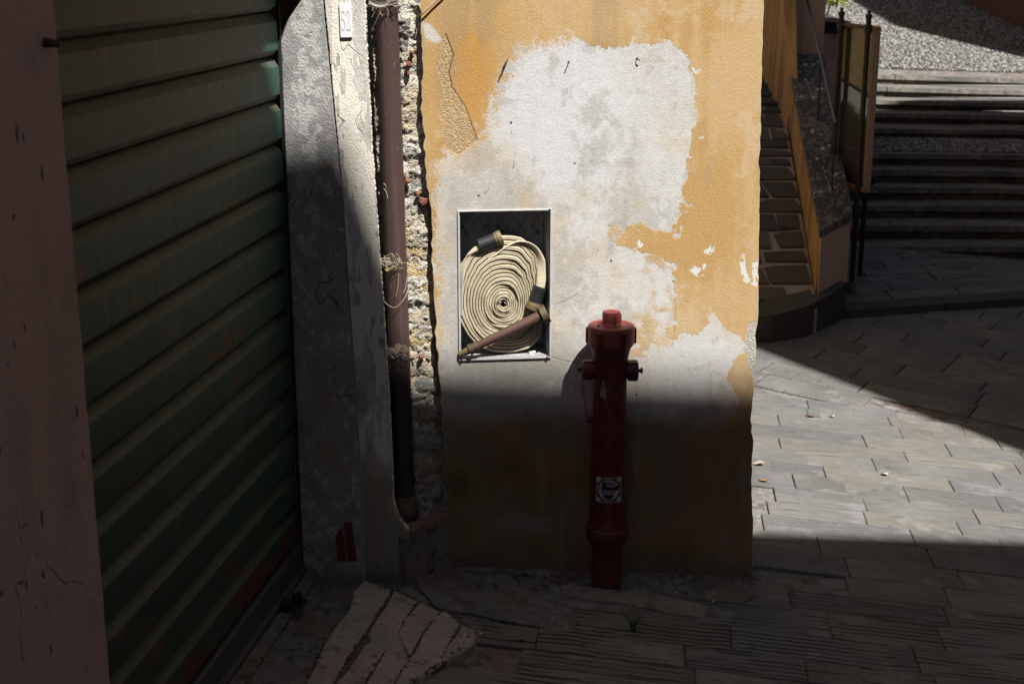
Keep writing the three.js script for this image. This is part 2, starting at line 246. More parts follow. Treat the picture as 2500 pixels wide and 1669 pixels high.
const pinkTex = surface(768, 1024, -3.6, -0.1, 1.5, 2.6, (u, v, o) => {
  const n1 = fbm(u * 3, v * 3, 4), n2 = fbm(u * 22, v * 22, 4, 0.6), n3 = noise(u * 240, v * 240), st = fbm(u * 14, v * 2.2, 3);
  o[0] = 0.52; o[1] = 0.375; o[2] = 0.345; mix3(o, [0.38, 0.27, 0.25], ss(0, 0.7, n1 + st * 0.5) * 0.6); mix3(o, [0.3, 0.28, 0.28], ss(0.2, 0.6, fbm(u * 5 + 5, v * 4, 4)) * 0.55);
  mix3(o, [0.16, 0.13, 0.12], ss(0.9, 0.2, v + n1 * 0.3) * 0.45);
  let h = 0.55 + 0.1 * n3 + 0.12 * n2 + 0.1 * n1;
  const c = ss(0.010, 0.001, Math.abs(fbm(u * 3.2 + 19, v * 3.2 + 4, 4, 0.55))) * ss(0.05, 0.35, noise(u * 2.5 + 3, v * 2.5 + 2)); mix3(o, [0.09, 0.06, 0.055], c * 0.8); h -= c * 0.35;
  for (const [a, b, s, q] of holes) { const d = Math.hypot(u - a, (v - b) / q) + n2 * s * 0.5; if (d < s * 2) { const k = ss(s, s * 0.55, d); mix3(o, [0.06, 0.055, 0.06], k * 0.9); h -= 0.5 * k; } }
  o[3] = h;
});
M.pink = texMat(pinkTex, 0.006);
const slatTex = surface(1536, 512, -2.5, 0, 2.6, 2.4, (u, v, o) => {
  const n1 = fbm(u * 2.2, v * 5, 4), n2 = fbm(u * 16, v * 24, 4, 0.6), st = fbm(u * 34, v * 1.3, 3), n3 = noise(u * 190, v * 190), near = ss(-0.35, -0.05, u + n1 * 0.1), top = ss(1.2, 2.1, v);
  o[0] = 0.024; o[1] = 0.064; o[2] = 0.048;
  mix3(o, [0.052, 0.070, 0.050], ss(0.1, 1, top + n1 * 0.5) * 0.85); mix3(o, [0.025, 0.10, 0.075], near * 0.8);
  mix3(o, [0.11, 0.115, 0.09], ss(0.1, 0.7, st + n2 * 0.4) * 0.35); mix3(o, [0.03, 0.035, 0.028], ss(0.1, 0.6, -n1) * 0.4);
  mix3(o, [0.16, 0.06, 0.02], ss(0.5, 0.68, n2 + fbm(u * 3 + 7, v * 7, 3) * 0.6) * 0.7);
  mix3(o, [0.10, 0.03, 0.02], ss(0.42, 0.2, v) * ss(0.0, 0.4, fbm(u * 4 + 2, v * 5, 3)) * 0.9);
  const g = 1 + 0.1 * n3; o[0] *= g; o[1] *= g; o[2] *= g; o[3] = 0.5 + 0.5 * Math.sin(u * 2 * Math.PI / 0.0068);
});
M.slat = texMat(slatTex, 0.0007, 0.62);
const ledgeTex = surface(512, 512, 0, 0, 1, 1, (u, v, o) => {
  const n1 = fbm(u * 4, v * 6, 4), n2 = fbm(u * 30, v * 30, 4, 0.6), n3 = noise(u * 170, v * 170); const k = 0.085 + 0.03 * n1 + 0.025 * n2; o[0] = k; o[1] = k * 0.98; o[2] = k * 0.78;
  mix3(o, [0.11, 0.05, 0.02], ss(0.3, 0.6, n2 + 0.4 * n1) * 0.6); mix3(o, [0.04, 0.045, 0.04], ss(0.2, 0.6, -n2) * 0.5); o[3] = 0.5 + 0.2 * n3 + 0.2 * n2;
});
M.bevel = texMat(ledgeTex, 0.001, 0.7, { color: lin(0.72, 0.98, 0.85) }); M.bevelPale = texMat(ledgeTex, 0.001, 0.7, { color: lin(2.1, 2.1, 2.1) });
const rubbleTex = surface(512, 512, 0, 0, 0.5, 0.5, (u, v, o) => {
  const P = 0.5, n1 = fbm(u * 16, v * 16, 4), n2 = fbm(u * 60, v * 60, 4, 0.6), n3 = noise(u * 420, v * 420); const k = 0.44 + 0.12 * n1 + 0.08 * n2; o[0] = k; o[1] = k * 0.94; o[2] = k * 0.82;
  mix3(o, [0.42, 0.32, 0.17], ss(0.15, 0.5, fbm(u * 9 + 4, v * 9, 3)) * 0.6); mix3(o, [0.2, 0.19, 0.18], ss(0.25, 0.6, fbm(u * 12 + 14, v * 12, 3)) * 0.5); mix3(o, [0.68, 0.66, 0.62], ss(0.2, 0.5, n2) * 0.5); o[3] = 0.5 + 0.25 * n3 + 0.35 * n2;
});
M.rubble = texMat(rubbleTex, 0.011);
M.stone = [[1.05, 0.96, 0.8], [0.72, 0.74, 0.76], [0.95, 0.78, 0.48], [1.2, 1.16, 1.08], [0.66, 0.6, 0.52]].map((c) => texMat(rubbleTex, 0.008, 0.95, { color: lin(...c) }));
M.brick = mat([0.22, 0.085, 0.055], 0.95, { bumpMap: rubbleTex.bumpMap, bumpScale: 0.004 });
// paving: dark sandstone with chiselled grooves running along each stone
const paveTex = (seed, spacing, deep) => surface(1024, 1024, 0, 0, 1.6, 1.6, (u, v, o) => {
  const wob = 0.011 * fbm(u * 5 + seed, v * 3, 3) + 0.0034 * noise(u * 34 + seed, v * 20), n1 = fbm(u * 3 + seed, v * 4, 4), n2 = fbm(u * 18, v * 34 + seed, 4, 0.6), n3 = noise(u * 300, v * 300);
  const cell = Math.floor((v + wob) / spacing), ph = (v + wob) / spacing - cell, wear = ss(-0.35, 0.35, fbm(u * 3.1 + seed * 3, v * 8 + 5, 3) + 0.5 * noise(cell * 7.3 + seed, u * 6));
  const gr = Math.min(1.1, ss(0.27, 0.03, Math.abs(ph - 0.5)) * wear * deep);
  const k = 0.123 + 0.03 * n1 + 0.022 * n2; o[0] = k; o[1] = k * 0.99; o[2] = k * 0.955; mix3(o, [0.165, 0.15, 0.125], ss(0.1, 0.6, fbm(u * 2 + 9 + seed, v * 2, 3)) * 0.4); mix3(o, [0.028, 0.027, 0.027], gr * 0.85);
  mix3(o, [0.07, 0.07, 0.07], ss(0.5, 0.65, fbm(u * 14 + 5, v * 30 + seed, 3)) * 0.7); mix3(o, [0.085, 0.082, 0.078], ss(0.15, 0.55, fbm(u * 2.6 + 31 + seed, v * 2.6, 4)) * 0.45); mix3(o, [0.22, 0.215, 0.205], ss(0.3, 0.6, fbm(u * 7 + 12, v * 9 + seed, 4)) * 0.4);
  const g = 1 + 0.12 * n3; o[0] *= g; o[1] *= g; o[2] *= g; o[3] = 0.72 + 0.10 * n1 + 0.10 * n2 + 0.05 * n3 - 0.55 * gr;
});
M.pave = [[1, 0.033, 1.2], [23, 0.033, 0.36]].map((a, i) => texMat(paveTex(...a), i ? 0.008 : 0.014, 0.78));
M.pave.push(...[[1.12, 1.1, 1.05], [0.88, 0.89, 0.92], [0.86, 0.85, 0.85], [1.12, 1.09, 1.03], [1.02, 0.96, 0.9], [1.0, 1.02, 1.06]].map((c, i) => { const m = M.pave[i % 2].clone(); m.color = lin(...c); return m; }));
const cementTex = surface(1024, 1024, 0, 0, 1.2, 1.2, (u, v, o) => {
  const n1 = fbm(u * 4, v * 4, 4), n2 = fbm(u * 24, v * 24, 4, 0.6), n3 = noise(u * 300, v * 300), n4 = noise(u * 130, v * 130); const k = 0.15 + 0.05 * n1 + 0.05 * n2; o[0] = k; o[1] = k * 0.96; o[2] = k * 0.92;
  mix3(o, [0.055, 0.05, 0.045], ss(0.15, 0.6, -n2 + 0.3 * n1) * 0.7); mix3(o, [0.28, 0.26, 0.24], ss(0.3, 0.6, n2) * 0.6); mix3(o, [0.17, 0.10, 0.075], ss(0.2, 0.5, fbm(u * 5 + 50, v * 5, 3)) * 0.5);
  const g = 1 + 0.2 * n3; o[0] *= g; o[1] *= g; o[2] *= g; o[3] = 0.5 + 0.25 * n2 + 0.16 * n3 + 0.16 * n4;
});
M.cement = texMat(cementTex, 0.010);
const rampTex = surface(768, 768, 0, 0, 1.2, 1.2, (u, v, o) => {
  const n1 = fbm(u * 5, v * 5, 4), n2 = fbm(u * 30, v * 30, 4, 0.6), n3 = noise(u * 330, v * 330), n4 = noise(u * 150, v * 150); o[0] = 0.36 + 0.08 * n1; o[1] = 0.30 + 0.07 * n1; o[2] = 0.27 + 0.07 * n1;
  mix3(o, [0.15, 0.125, 0.11], ss(0.1, 0.5, -n2 - 0.3 * n1) * 0.75); mix3(o, [0.17, 0.15, 0.12], ss(0.0, 0.5, fbm(u * 3.3 + 23, v * 3.3, 4)) * 0.5); mix3(o, [0.30, 0.28, 0.22], ss(0.1, 0.5, fbm(u * 4 + 7, v * 4, 3)) * 0.5);
  const g = 1 + 0.22 * n3 + 0.1 * n4; o[0] *= g; o[1] *= g; o[2] *= g; o[3] = 0.5 + 0.2 * n3 + 0.2 * n4 + 0.2 * n2;
});
M.ramp = texMat(rampTex, 0.006);
M.dirt = mat([0.14, 0.11, 0.09], 1, { bumpMap: cementTex.bumpMap, bumpScale: 0.02 });
const lichenTex = surface(512, 1024, 0, 0, 1, 2, (u, v, o) => {
  const n1 = fbm(u * 5, v * 5, 4), n2 = fbm(u * 22, v * 22, 4, 0.6); const k = 0.045 + 0.015 * n1; o[0] = k * 1.02; o[1] = k; o[2] = k * 0.95; mix3(o, [0.24, 0.235, 0.21], ss(0.05, 0.35, n2 + 0.35 * n1 - 0.02) * 0.42); mix3(o, [0.4, 0.4, 0.36], ss(0.5, 0.58, fbm(u * 9 + 4, v * 9, 3)) * 0.9); o[3] = 0.5 + 0.3 * n2;
});
M.lichen = texMat(lichenTex, 0.008, 0.95, { color: lin(1.4, 1.4, 1.4) });
const washTex = surface(512, 512, 0, 0, 2, 2, (u, v, o) => {
  const st = fbm(u * 8, v * 0.9, 4, 0.6), n = fbm(u * 4, v * 4, 3), n3 = noise(u * 150, v * 150); o[0] = 0.42; o[1] = 0.26; o[2] = 0.105; mix3(o, [0.13, 0.08, 0.035], ss(0.0, 0.6, -st) * 0.8); mix3(o, [0.52, 0.33, 0.16], ss(0.1, 0.6, st + n * 0.4) * 0.6); o[3] = 0.5 + 0.2 * n + 0.15 * n3;
});
M.wash = texMat(washTex, 0.006);
const roseTex = surface(512, 512, 0, 0, 2, 2, (u, v, o) => {
  const st = fbm(u * 7, v * 0.9, 4, 0.6), n = fbm(u * 5, v * 5, 3), n3 = noise(u * 150, v * 150); o[0] = 0.62; o[1] = 0.44; o[2] = 0.35; mix3(o, [0.40, 0.29, 0.23], ss(0.0, 0.6, -st) * 0.6); mix3(o, [0.1, 0.08, 0.06], ss(0.5, 0.7, st + n * 0.3) * 0.6); o[3] = 0.5 + 0.2 * n + 0.15 * n3;
});
M.rose = texMat(roseTex, 0.006);
const stepTex = surface(1024, 512, 0, 0, 2, 1, (u, v, o) => {
  const n1 = fbm(u * 3, v * 6, 4), n2 = fbm(u * 20, v * 28, 4, 0.6), n3 = noise(u * 200, v * 200), k = 0.15 + 0.05 * n1 + 0.04 * n2; o[0] = k; o[1] = k * 0.97; o[2] = k * 0.93; mix3(o, [0.32, 0.27, 0.2], ss(0.15, 0.5, n2 + 0.4 * n1) * 0.5); mix3(o, [0.05, 0.045, 0.04], ss(0.2, 0.6, -n2) * 0.6); const g = 1 + 0.12 * n3; o[0] *= g; o[1] *= g; o[2] *= g; o[3] = 0.5 + 0.25 * n2 + 0.1 * n3;
});
M.step = texMat(stepTex, 0.006, 0.95, { color: lin(0.82, 0.8, 0.78) }); M.riser = texMat(stepTex, 0.008, 0.95, { color: lin(0.5, 0.47, 0.42) });  // risers reuse the step stone, darker to paint in shade on upright faces
const clothTex = surface(256, 256, 0, 0, 0.05, 0.05, (u, v, o) => {
  const a = Math.sin(u * 2 * Math.PI / 0.0025) * Math.sin(v * 2 * Math.PI / 0.0025), n = fbm(u * 60, v * 60, 3); o[0] = 0.56 + 0.05 * n; o[1] = 0.495 + 0.05 * n; o[2] = 0.365 + 0.05 * n; mix3(o, [0.3, 0.25, 0.17], ss(0.2, 0.6, n) * 0.35); o[3] = 0.5 + 0.4 * a;
});
M.hose = texMat(clothTex, 0.0006, 0.95);
const rustTex = surface(512, 512, 0, 0, 0.6, 0.6, (u, v, o) => {
  const n1 = fbm(u * 12, v * 12, 4), n2 = fbm(u * 60, v * 60, 4, 0.6); o[0] = 0.58; o[1] = 0.59; o[2] = 0.61; mix3(o, [0.38, 0.39, 0.40], ss(0, 0.5, n1) * 0.6); mix3(o, [0.25, 0.11, 0.04], ss(0.32, 0.55, n2 + 0.4 * n1) * 0.9); o[3] = 0.5 + 0.3 * n2;
});
M.galv = texMat(rustTex, 0.001, 0.6, { metalness: 0.1 });
const backTex = surface(256, 512, 0, 0, 0.4, 0.7, (u, v, o) => { const n1 = fbm(u * 10, v * 10, 4), st = fbm(u * 60, v * 6, 3), k = 0.36 + 0.10 * n1 + 0.06 * st; o[0] = k; o[1] = k; o[2] = k * 1.03; mix3(o, [0.05, 0.04, 0.03], ss(0.4, 0.5, fbm(u * 22, v * 22, 3)) * 0.6); o[3] = 0.5; });
M.lining = texMat(backTex, 0.001, 0.6);
M.brass = mat([0.21, 0.165, 0.085], 0.6, { metalness: 0.4, bumpMap: rustTex.bumpMap, bumpScale: 0.001 });
M.darkBrass = mat([0.12, 0.09, 0.05], 0.6, { metalness: 0.4, bumpMap: rustTex.bumpMap, bumpScale: 0.001 });
M.rubber = mat([0.022, 0.023, 0.026], 0.5);
M.bronze = mat([0.11, 0.062, 0.05], 0.5, { metalness: 0.25, bumpMap: rustTex.bumpMap, bumpScale: 0.001 });
const pipeTex = surface(256, 1024, 0, 0, 1, 2.6, (u, v, o) => { const n = fbm(u * 8, v * 3, 4), st = fbm(u * 30, v * 1.4, 3), n2 = fbm(u * 40, v * 60, 3); o[0] = 0.072; o[1] = 0.043; o[2] = 0.038; mix3(o, [0.10, 0.072, 0.068], ss(0.1, 0.6, st + n * 0.4) * 0.5); mix3(o, [0.22, 0.2, 0.19], ss(0.55, 0.7, n2) * 0.5); mix3(o, [0.03, 0.03, 0.035], ss(1.0, 0.75, v + n * 0.06) * 0.5); o[3] = 0.5 + 0.2 * n2; });
M.pipe = texMat(pipeTex, 0.001, 0.45);
M.clay = mat([0.22, 0.13, 0.10], 0.9, { bumpMap: cementTex.bumpMap, bumpScale: 0.003 });
M.black = mat([0.012, 0.012, 0.013], 0.5);
M.iron = mat([0.028, 0.026, 0.028], 0.55, { metalness: 0.3 });
M.rust = mat([0.06, 0.025, 0.014], 0.85);
M.web = new THREE.MeshStandardMaterial({ color: lin(0.55, 0.52, 0.47), roughness: 1, transparent: true, opacity: 0.42, side: THREE.DoubleSide });
M.thread = mat([0.5, 0.44, 0.33], 1);
M.plaster = mat([0.30, 0.24, 0.17], 1, { bumpMap: rubbleTex.bumpMap, bumpScale: 0.006 });
M.mortar = mat([0.21, 0.19, 0.17], 1, { bumpMap: rubbleTex.bumpMap, bumpScale: 0.012 });

// ------------------------------------------------------------------ the ground
{
  const g = new THREE.PlaneGeometry(70, 70, 2, 2).rotateX(-Math.PI / 2), uv = g.attributes.uv; for (let i = 0; i < uv.count; i++) uv.setXY(i, uv.getX(i) * 70, uv.getY(i) * 70);
  const o = struct('ground', g, M.cement); o.rotation.z = -Math.atan(GS); o.position.set(-0.26, -0.016, -10);
}
// outlines on the ground: pieces of stone of a given height, top following the fall of the street
function paveStone(pts, thick, r, edge = 0.004, lift = 0, uvTurn = 0, jitter = 0.003) {
  const q = jag(pts, 0.12, jitter, r), n = q.length, cx = q.reduce((s, p) => s + p[0], 0) / n, cz = q.reduce((s, p) => s + p[1], 0) / n, P = [], T = [], idx = [];
  const tx = (r() - 0.5) * 0.008, tz = (r() - 0.5) * 0.012, ou = r() * 9, ov = r() * 9, cu = Math.cos(uvTurn), su2 = Math.sin(uvTurn);
  const y = (p) => groundY(p[0]) + lift + (p[0] - cx) * tx + (p[1] - cz) * tz;
  const ring = (k, dy) => { const at = P.length / 3; for (const p of q) { const x = lerp(p[0], cx, 0) + (cx - p[0]) * k / Math.max(0.05, Math.hypot(cx - p[0], cz - p[1])), z = p[1] + (cz - p[1]) * k / Math.max(0.05, Math.hypot(cx - p[0], cz - p[1])); P.push(x, y([x, z]) + dy, -z); T.push(x * cu + z * su2 + ou, -x * su2 + z * cu + ov); } return at; };
  const a = ring(edge * 1.6, 0), b = ring(0.0006, -edge), c = ring(-0.0005, -thick), m = P.length / 3; P.push(cx, y([cx, cz]), -cz); T.push(cx * cu + cz * su2 + ou, -cx * su2 + cz * cu + ov);
  const area = q.reduce((s, p, i) => { const k = q[(i + 1) % n]; return s + p[0] * k[1] - k[0] * p[1]; }, 0), flip = area < 0;
  const tri = (i, j, k) => (flip ? idx.push(i, k, j) : idx.push(i, j, k));
  for (let i = 0; i < n; i++) { const j = (i + 1) % n; tri(m, a + i, a + j); tri(a + i, b + i, b + j); tri(a + i, b + j, a + j); tri(b + i, c + i, c + j); tri(b + i, c + j, b + j); }
  const g = new THREE.BufferGeometry(); g.setAttribute('position', new THREE.Float32BufferAttribute(P, 3)); g.setAttribute('uv', new THREE.Float32BufferAttribute(T, 2)); g.setIndex(idx); g.computeVertexNormals(); return toCreasedNormals(g, 0.6);
}
const pavement = struct('pavement');
{
  const r = rng(31), psi = -0.10, c = Math.cos(psi), s = Math.sin(psi), to = (a, b) => [a * c - b * s, a * s + b * c];
  const inWall = (x, d) => d > 5.3 + 0.105 * (x + 0.26) && x < 1.0;
  const apron = [[-0.62, 5.4], [-0.30, 5.0], [0.2, 4.86], [0.5, 5.02], [0.85, 5.2], [0.95, 5.6], [-0.5, 5.6]], ramp = [[-0.62, 5.25], [-0.12, 4.7], [-0.12, 4.2], [-0.3, 3.6], [-3, 3.6], [-3, 5.4]];
  const inside = (poly, x, y) => { let k = false; for (let a = 0, b = poly.length - 1; a < poly.length; b = a++) { const [x1, y1] = poly[a], [x2, y2] = poly[b]; if ((y1 > y) !== (y2 > y) && x < (x2 - x1) * (y - y1) / (y2 - y1) + x1) k = !k; } return k; };
  let b = 3.5, row = 0;
  const far = (x, d) => d > 8.25 - 0.36 * (x - 1.6);
  while (b < 10.2) {
    const h = 0.17 + r() * 0.06; let a = -1.4 - r() * 0.5;
    while (a < 4.6) {
      const l = 0.40 + r() * 0.30, [x, d] = to(a + l / 2, b + h / 2); const g = 0.0015 + r() * 0.0025;
      if (!inWall(x - 0.1, d) && !inside(apron, x, d) && !inside(ramp, x, d) && !far(x, d) && x > -0.6 && Math.abs(x) < 0.36 * d + 0.75 && d < 9.6) {
        const q = [to(a + g * 0.6, b + g * 0.3), to(a + l - g * 0.6, b + g * 0.3), to(a + l - g * 0.6 + (r() - 0.5) * 0.008, b + h - g * 0.3), to(a + g * 0.6, b + h - g * 0.3)];
        part('paving_stone', paveStone(q, 0.05, r, 0.003, (r() - 0.5) * 0.005, psi, 0.0022), M.pave[(r() < ss(5.15, 5.7, d) ? 1 : 0) + 2 * Math.floor(r() * 4)], pavement);
      }
      a += l;
    }
    b += h; row++;
  }
  // beyond, rows laid slantwise
  const p2 = -0.5, c2 = Math.cos(p2), s2 = Math.sin(p2), to2 = (a, b2) => [1.6 + a * c2 - b2 * s2, 8.4 + a * s2 + b2 * c2];
  for (let b2 = -1.6; b2 < 4.2; b2 += 0.3) {
    let a = -4 - r() * 0.4;
    while (a < 4.5) {
      const l = 0.5 + r() * 0.3, [x, d] = to2(a + l / 2, b2 + 0.15);
      if (far(x, d - 0.1) && x > 1.1 && x < 0.36 * d + 0.8 && d < 11.3 + (x - 2.5) * 0.5 && d > 7) part('paving_stone', paveStone([to2(a + 0.004, b2 + 0.003), to2(a + l - 0.004, b2 + 0.003), to2(a + l - 0.004, b2 + 0.297), to2(a + 0.004, b2 + 0.297)], 0.05, r, 0.005, (r() - 0.5) * 0.006 - 0.001, p2 + Math.PI / 2 - 0.25), M.pave[1 + 2 * Math.floor(r() * 4)], pavement);
      a += l;
    }
  }
  // the worn mortar apron along the foot of the wall
  const ap = part('mortar_apron', paveStone(jag([[-0.50, 5.5], [-0.30, 5.0], [0.2, 4.87], [0.5, 4.98], [0.85, 5.14], [0.98, 5.3], [1.0, 5.62]], 0.08, 0.012, r), 0.05, r, 0.002, -0.007, 0), M.cement, pavement, 'worn mortar apron along the foot of the ochre wall');
  const st = [[1290, 1342], [1400, 1352], [1530, 1370], [1625, 1392], [1612, 1418], [1540, 1408], [1440, 1385], [1330, 1372], [1285, 1360]].map(([x, y]) => { const p = onGround(x, y); return [p[0], p[2]]; });
  part('mortar_strip', paveStone(jag(st, 0.05, 0.006, r), 0.04, r, 0.004, 0.004, 0.1), (M.strip2 = M.ramp.clone(), M.strip2.color = lin(0.6, 0.6, 0.6), M.strip2), pavement, 'paler mortar strip in front of the hydrant');
}
const rampSlab = struct('pavement');
{
  const r = rng(44), z = (x, y) => { const p = onGround((700 + x / 2.936) * 0.9396, (1200 + y / 2.936) * 0.9396, 0.03); return [p[0], p[2]]; };
  const P = [[[560, 640], [745, 705], [590, 960], [425, 884], [480, 720]], [[422, 886], [588, 964], [330, 1370], [290, 1440], [100, 1440], [270, 1100]], [[775, 715], [930, 788], [842, 912], [790, 1010], [860, 1170], [830, 1185], [705, 1128], [605, 1088], [612, 985], [690, 865]], [[955, 795], [1105, 868], [955, 1030], [885, 1165], [805, 1010], [858, 910]], [[1128, 850], [1235, 950], [1130, 1110], [1095, 1200], [940, 1325], [790, 1420], [780, 1377], [900, 1185], [970, 1040]], [[1260, 960], [1350, 1000], [1310, 1080], [1155, 1195], [1120, 1190], [1150, 1115]], [[590, 1090], [695, 1140], [545, 1370], [510, 1440], [310, 1440], [350, 1377], [560, 1100]], [[710, 1140], [825, 1190], [880, 1200], [760, 1377], [730, 1440], [540, 1440], [580, 1377]]];
  for (const q of P) part('paving_piece', paveStone(q.map((p) => z(...p)).map((p, i, a) => { const cx = a.reduce((t, b) => t + b[0], 0) / a.length, cz = a.reduce((t, b) => t + b[1], 0) / a.length, l = Math.hypot(p[0] - cx, p[1] - cz); return [p[0] + (p[0] - cx) / l * 0.0165, p[1] + (p[1] - cz) / l * 0.0165]; }), 0.06, r, 0.009, 0.03, 0, 0.008), M.ramp, rampSlab);
  part('joint_bed', paveStone([[560, 640], [1130, 840], [1350, 1000], [1150, 1200], [940, 1330], [790, 1440], [95, 1440], [270, 1100], [420, 880], [480, 720]].map((p) => z(...p)), 0.06, r, 0.01, 0.0255, 0), M.dirt, rampSlab);
}

// ------------------------------------------------------------------ buildings
// left: pink building with the door, its jamb and a strip of old plaster
const leftHouse = thing('plastered_house', 'dim pink plastered house on the left with the green shutter in its doorway', 'house');
{
  const r = rng(12), g = WF;
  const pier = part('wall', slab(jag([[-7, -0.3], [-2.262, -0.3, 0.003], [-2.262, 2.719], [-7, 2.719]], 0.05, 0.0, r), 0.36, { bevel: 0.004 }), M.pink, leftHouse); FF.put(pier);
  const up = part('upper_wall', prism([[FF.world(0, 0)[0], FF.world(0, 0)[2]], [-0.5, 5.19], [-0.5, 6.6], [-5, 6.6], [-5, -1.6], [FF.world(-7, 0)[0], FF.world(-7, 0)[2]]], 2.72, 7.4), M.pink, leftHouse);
  const back = part('door_recess', slab([[-2.6, -0.3], [1.2, -0.3], [1.2, 2.9], [-2.6, 2.9]], 0.1, { z: -0.16 }), M.black, leftHouse); DF.put(back);
  const J = [[712, -70], [690, 0], [664, 38], [645, 66], [637, 100], [652, 600], [670, 1000], [688, 1345], [837, 1352], [830, 1150], [817, 900], [802, 700], [782, 400], [763, 200], [744, 0], [738, -70]].map((p) => JF.uv(...p)); J[0][1] = J[J.length - 1][1] = 2.719;
  JF.put(part('stone_jamb', slab(jag(J, 0.06, 0.003, r), 0.42, { bevel: 0.006 }), M.jamb, leftHouse, 'grey rendered stone jamb between shutter and plaster strip'));
  const S = [[738, -70], [744, 0], [763, 200], [782, 400], [802, 700], [817, 900], [830, 1150], [837, 1352], [870, 1358], [938, 1362, 0.0022], [939, 1220, 0.0022], [917, 1192, 0.0022], [904, 1150, 0.0022], [899, 1030, 0.0022], [891, 880, 0.0022], [882, 730, 0.0022], [875, 640, 0.0022], [867, 520, 0.0022], [860, 420, 0.0022], [853, 320, 0.0022], [849, 220, 0.0022], [843, 120, 0.0022], [839, 30, 0.0022], [837, -70]].map((p) => { const q = SF.uv(p[0], p[1]); if (p[2]) q.push(p[2]); return q; }); S[0][1] = S[S.length - 1][1] = 2.719;
  SF.put(part('plaster_strip', slab(jag(S, 0.006, 0.0008, r), 0.045, { bevel: 0.003 }), M.strip, leftHouse, 'peeling cream and grey plaster strip with a ragged right edge'));
  const C = S.map((p) => p.slice(0, 2)); const Ci = C.map((p, i) => (i >= 9 && i < C.length ? [p[0] - (i === 9 ? 0.0 : 0.036), p[1]] : p));
  SF.put(part('strip_core', slab(jag(Ci, 0.03, 0.004, r), 0.33, { z: -0.047 }), M.mortar, leftHouse));
  // plinth under the hole where the pipe goes down
  part('plinth', prism(jag([[-0.52, 5.24], [-0.418, 5.185], [-0.30, 5.33], [-0.245, 5.385], [-0.22, 5.7], [-0.52, 5.7]], 0.04, 0.006, r), -0.2, 0.2), (M.plinth = M.cement.clone(), M.plinth.color = lin(1.3, 1.25, 1.15), M.plinth), leftHouse);
  part('sill_brick', prism(jag([[-0.45, 5.24], [-0.40, 5.2], [-0.255, 5.37], [-0.30, 5.41]], 0.03, 0.005, r), 0.2, 0.225), M.clay, leftHouse);
}
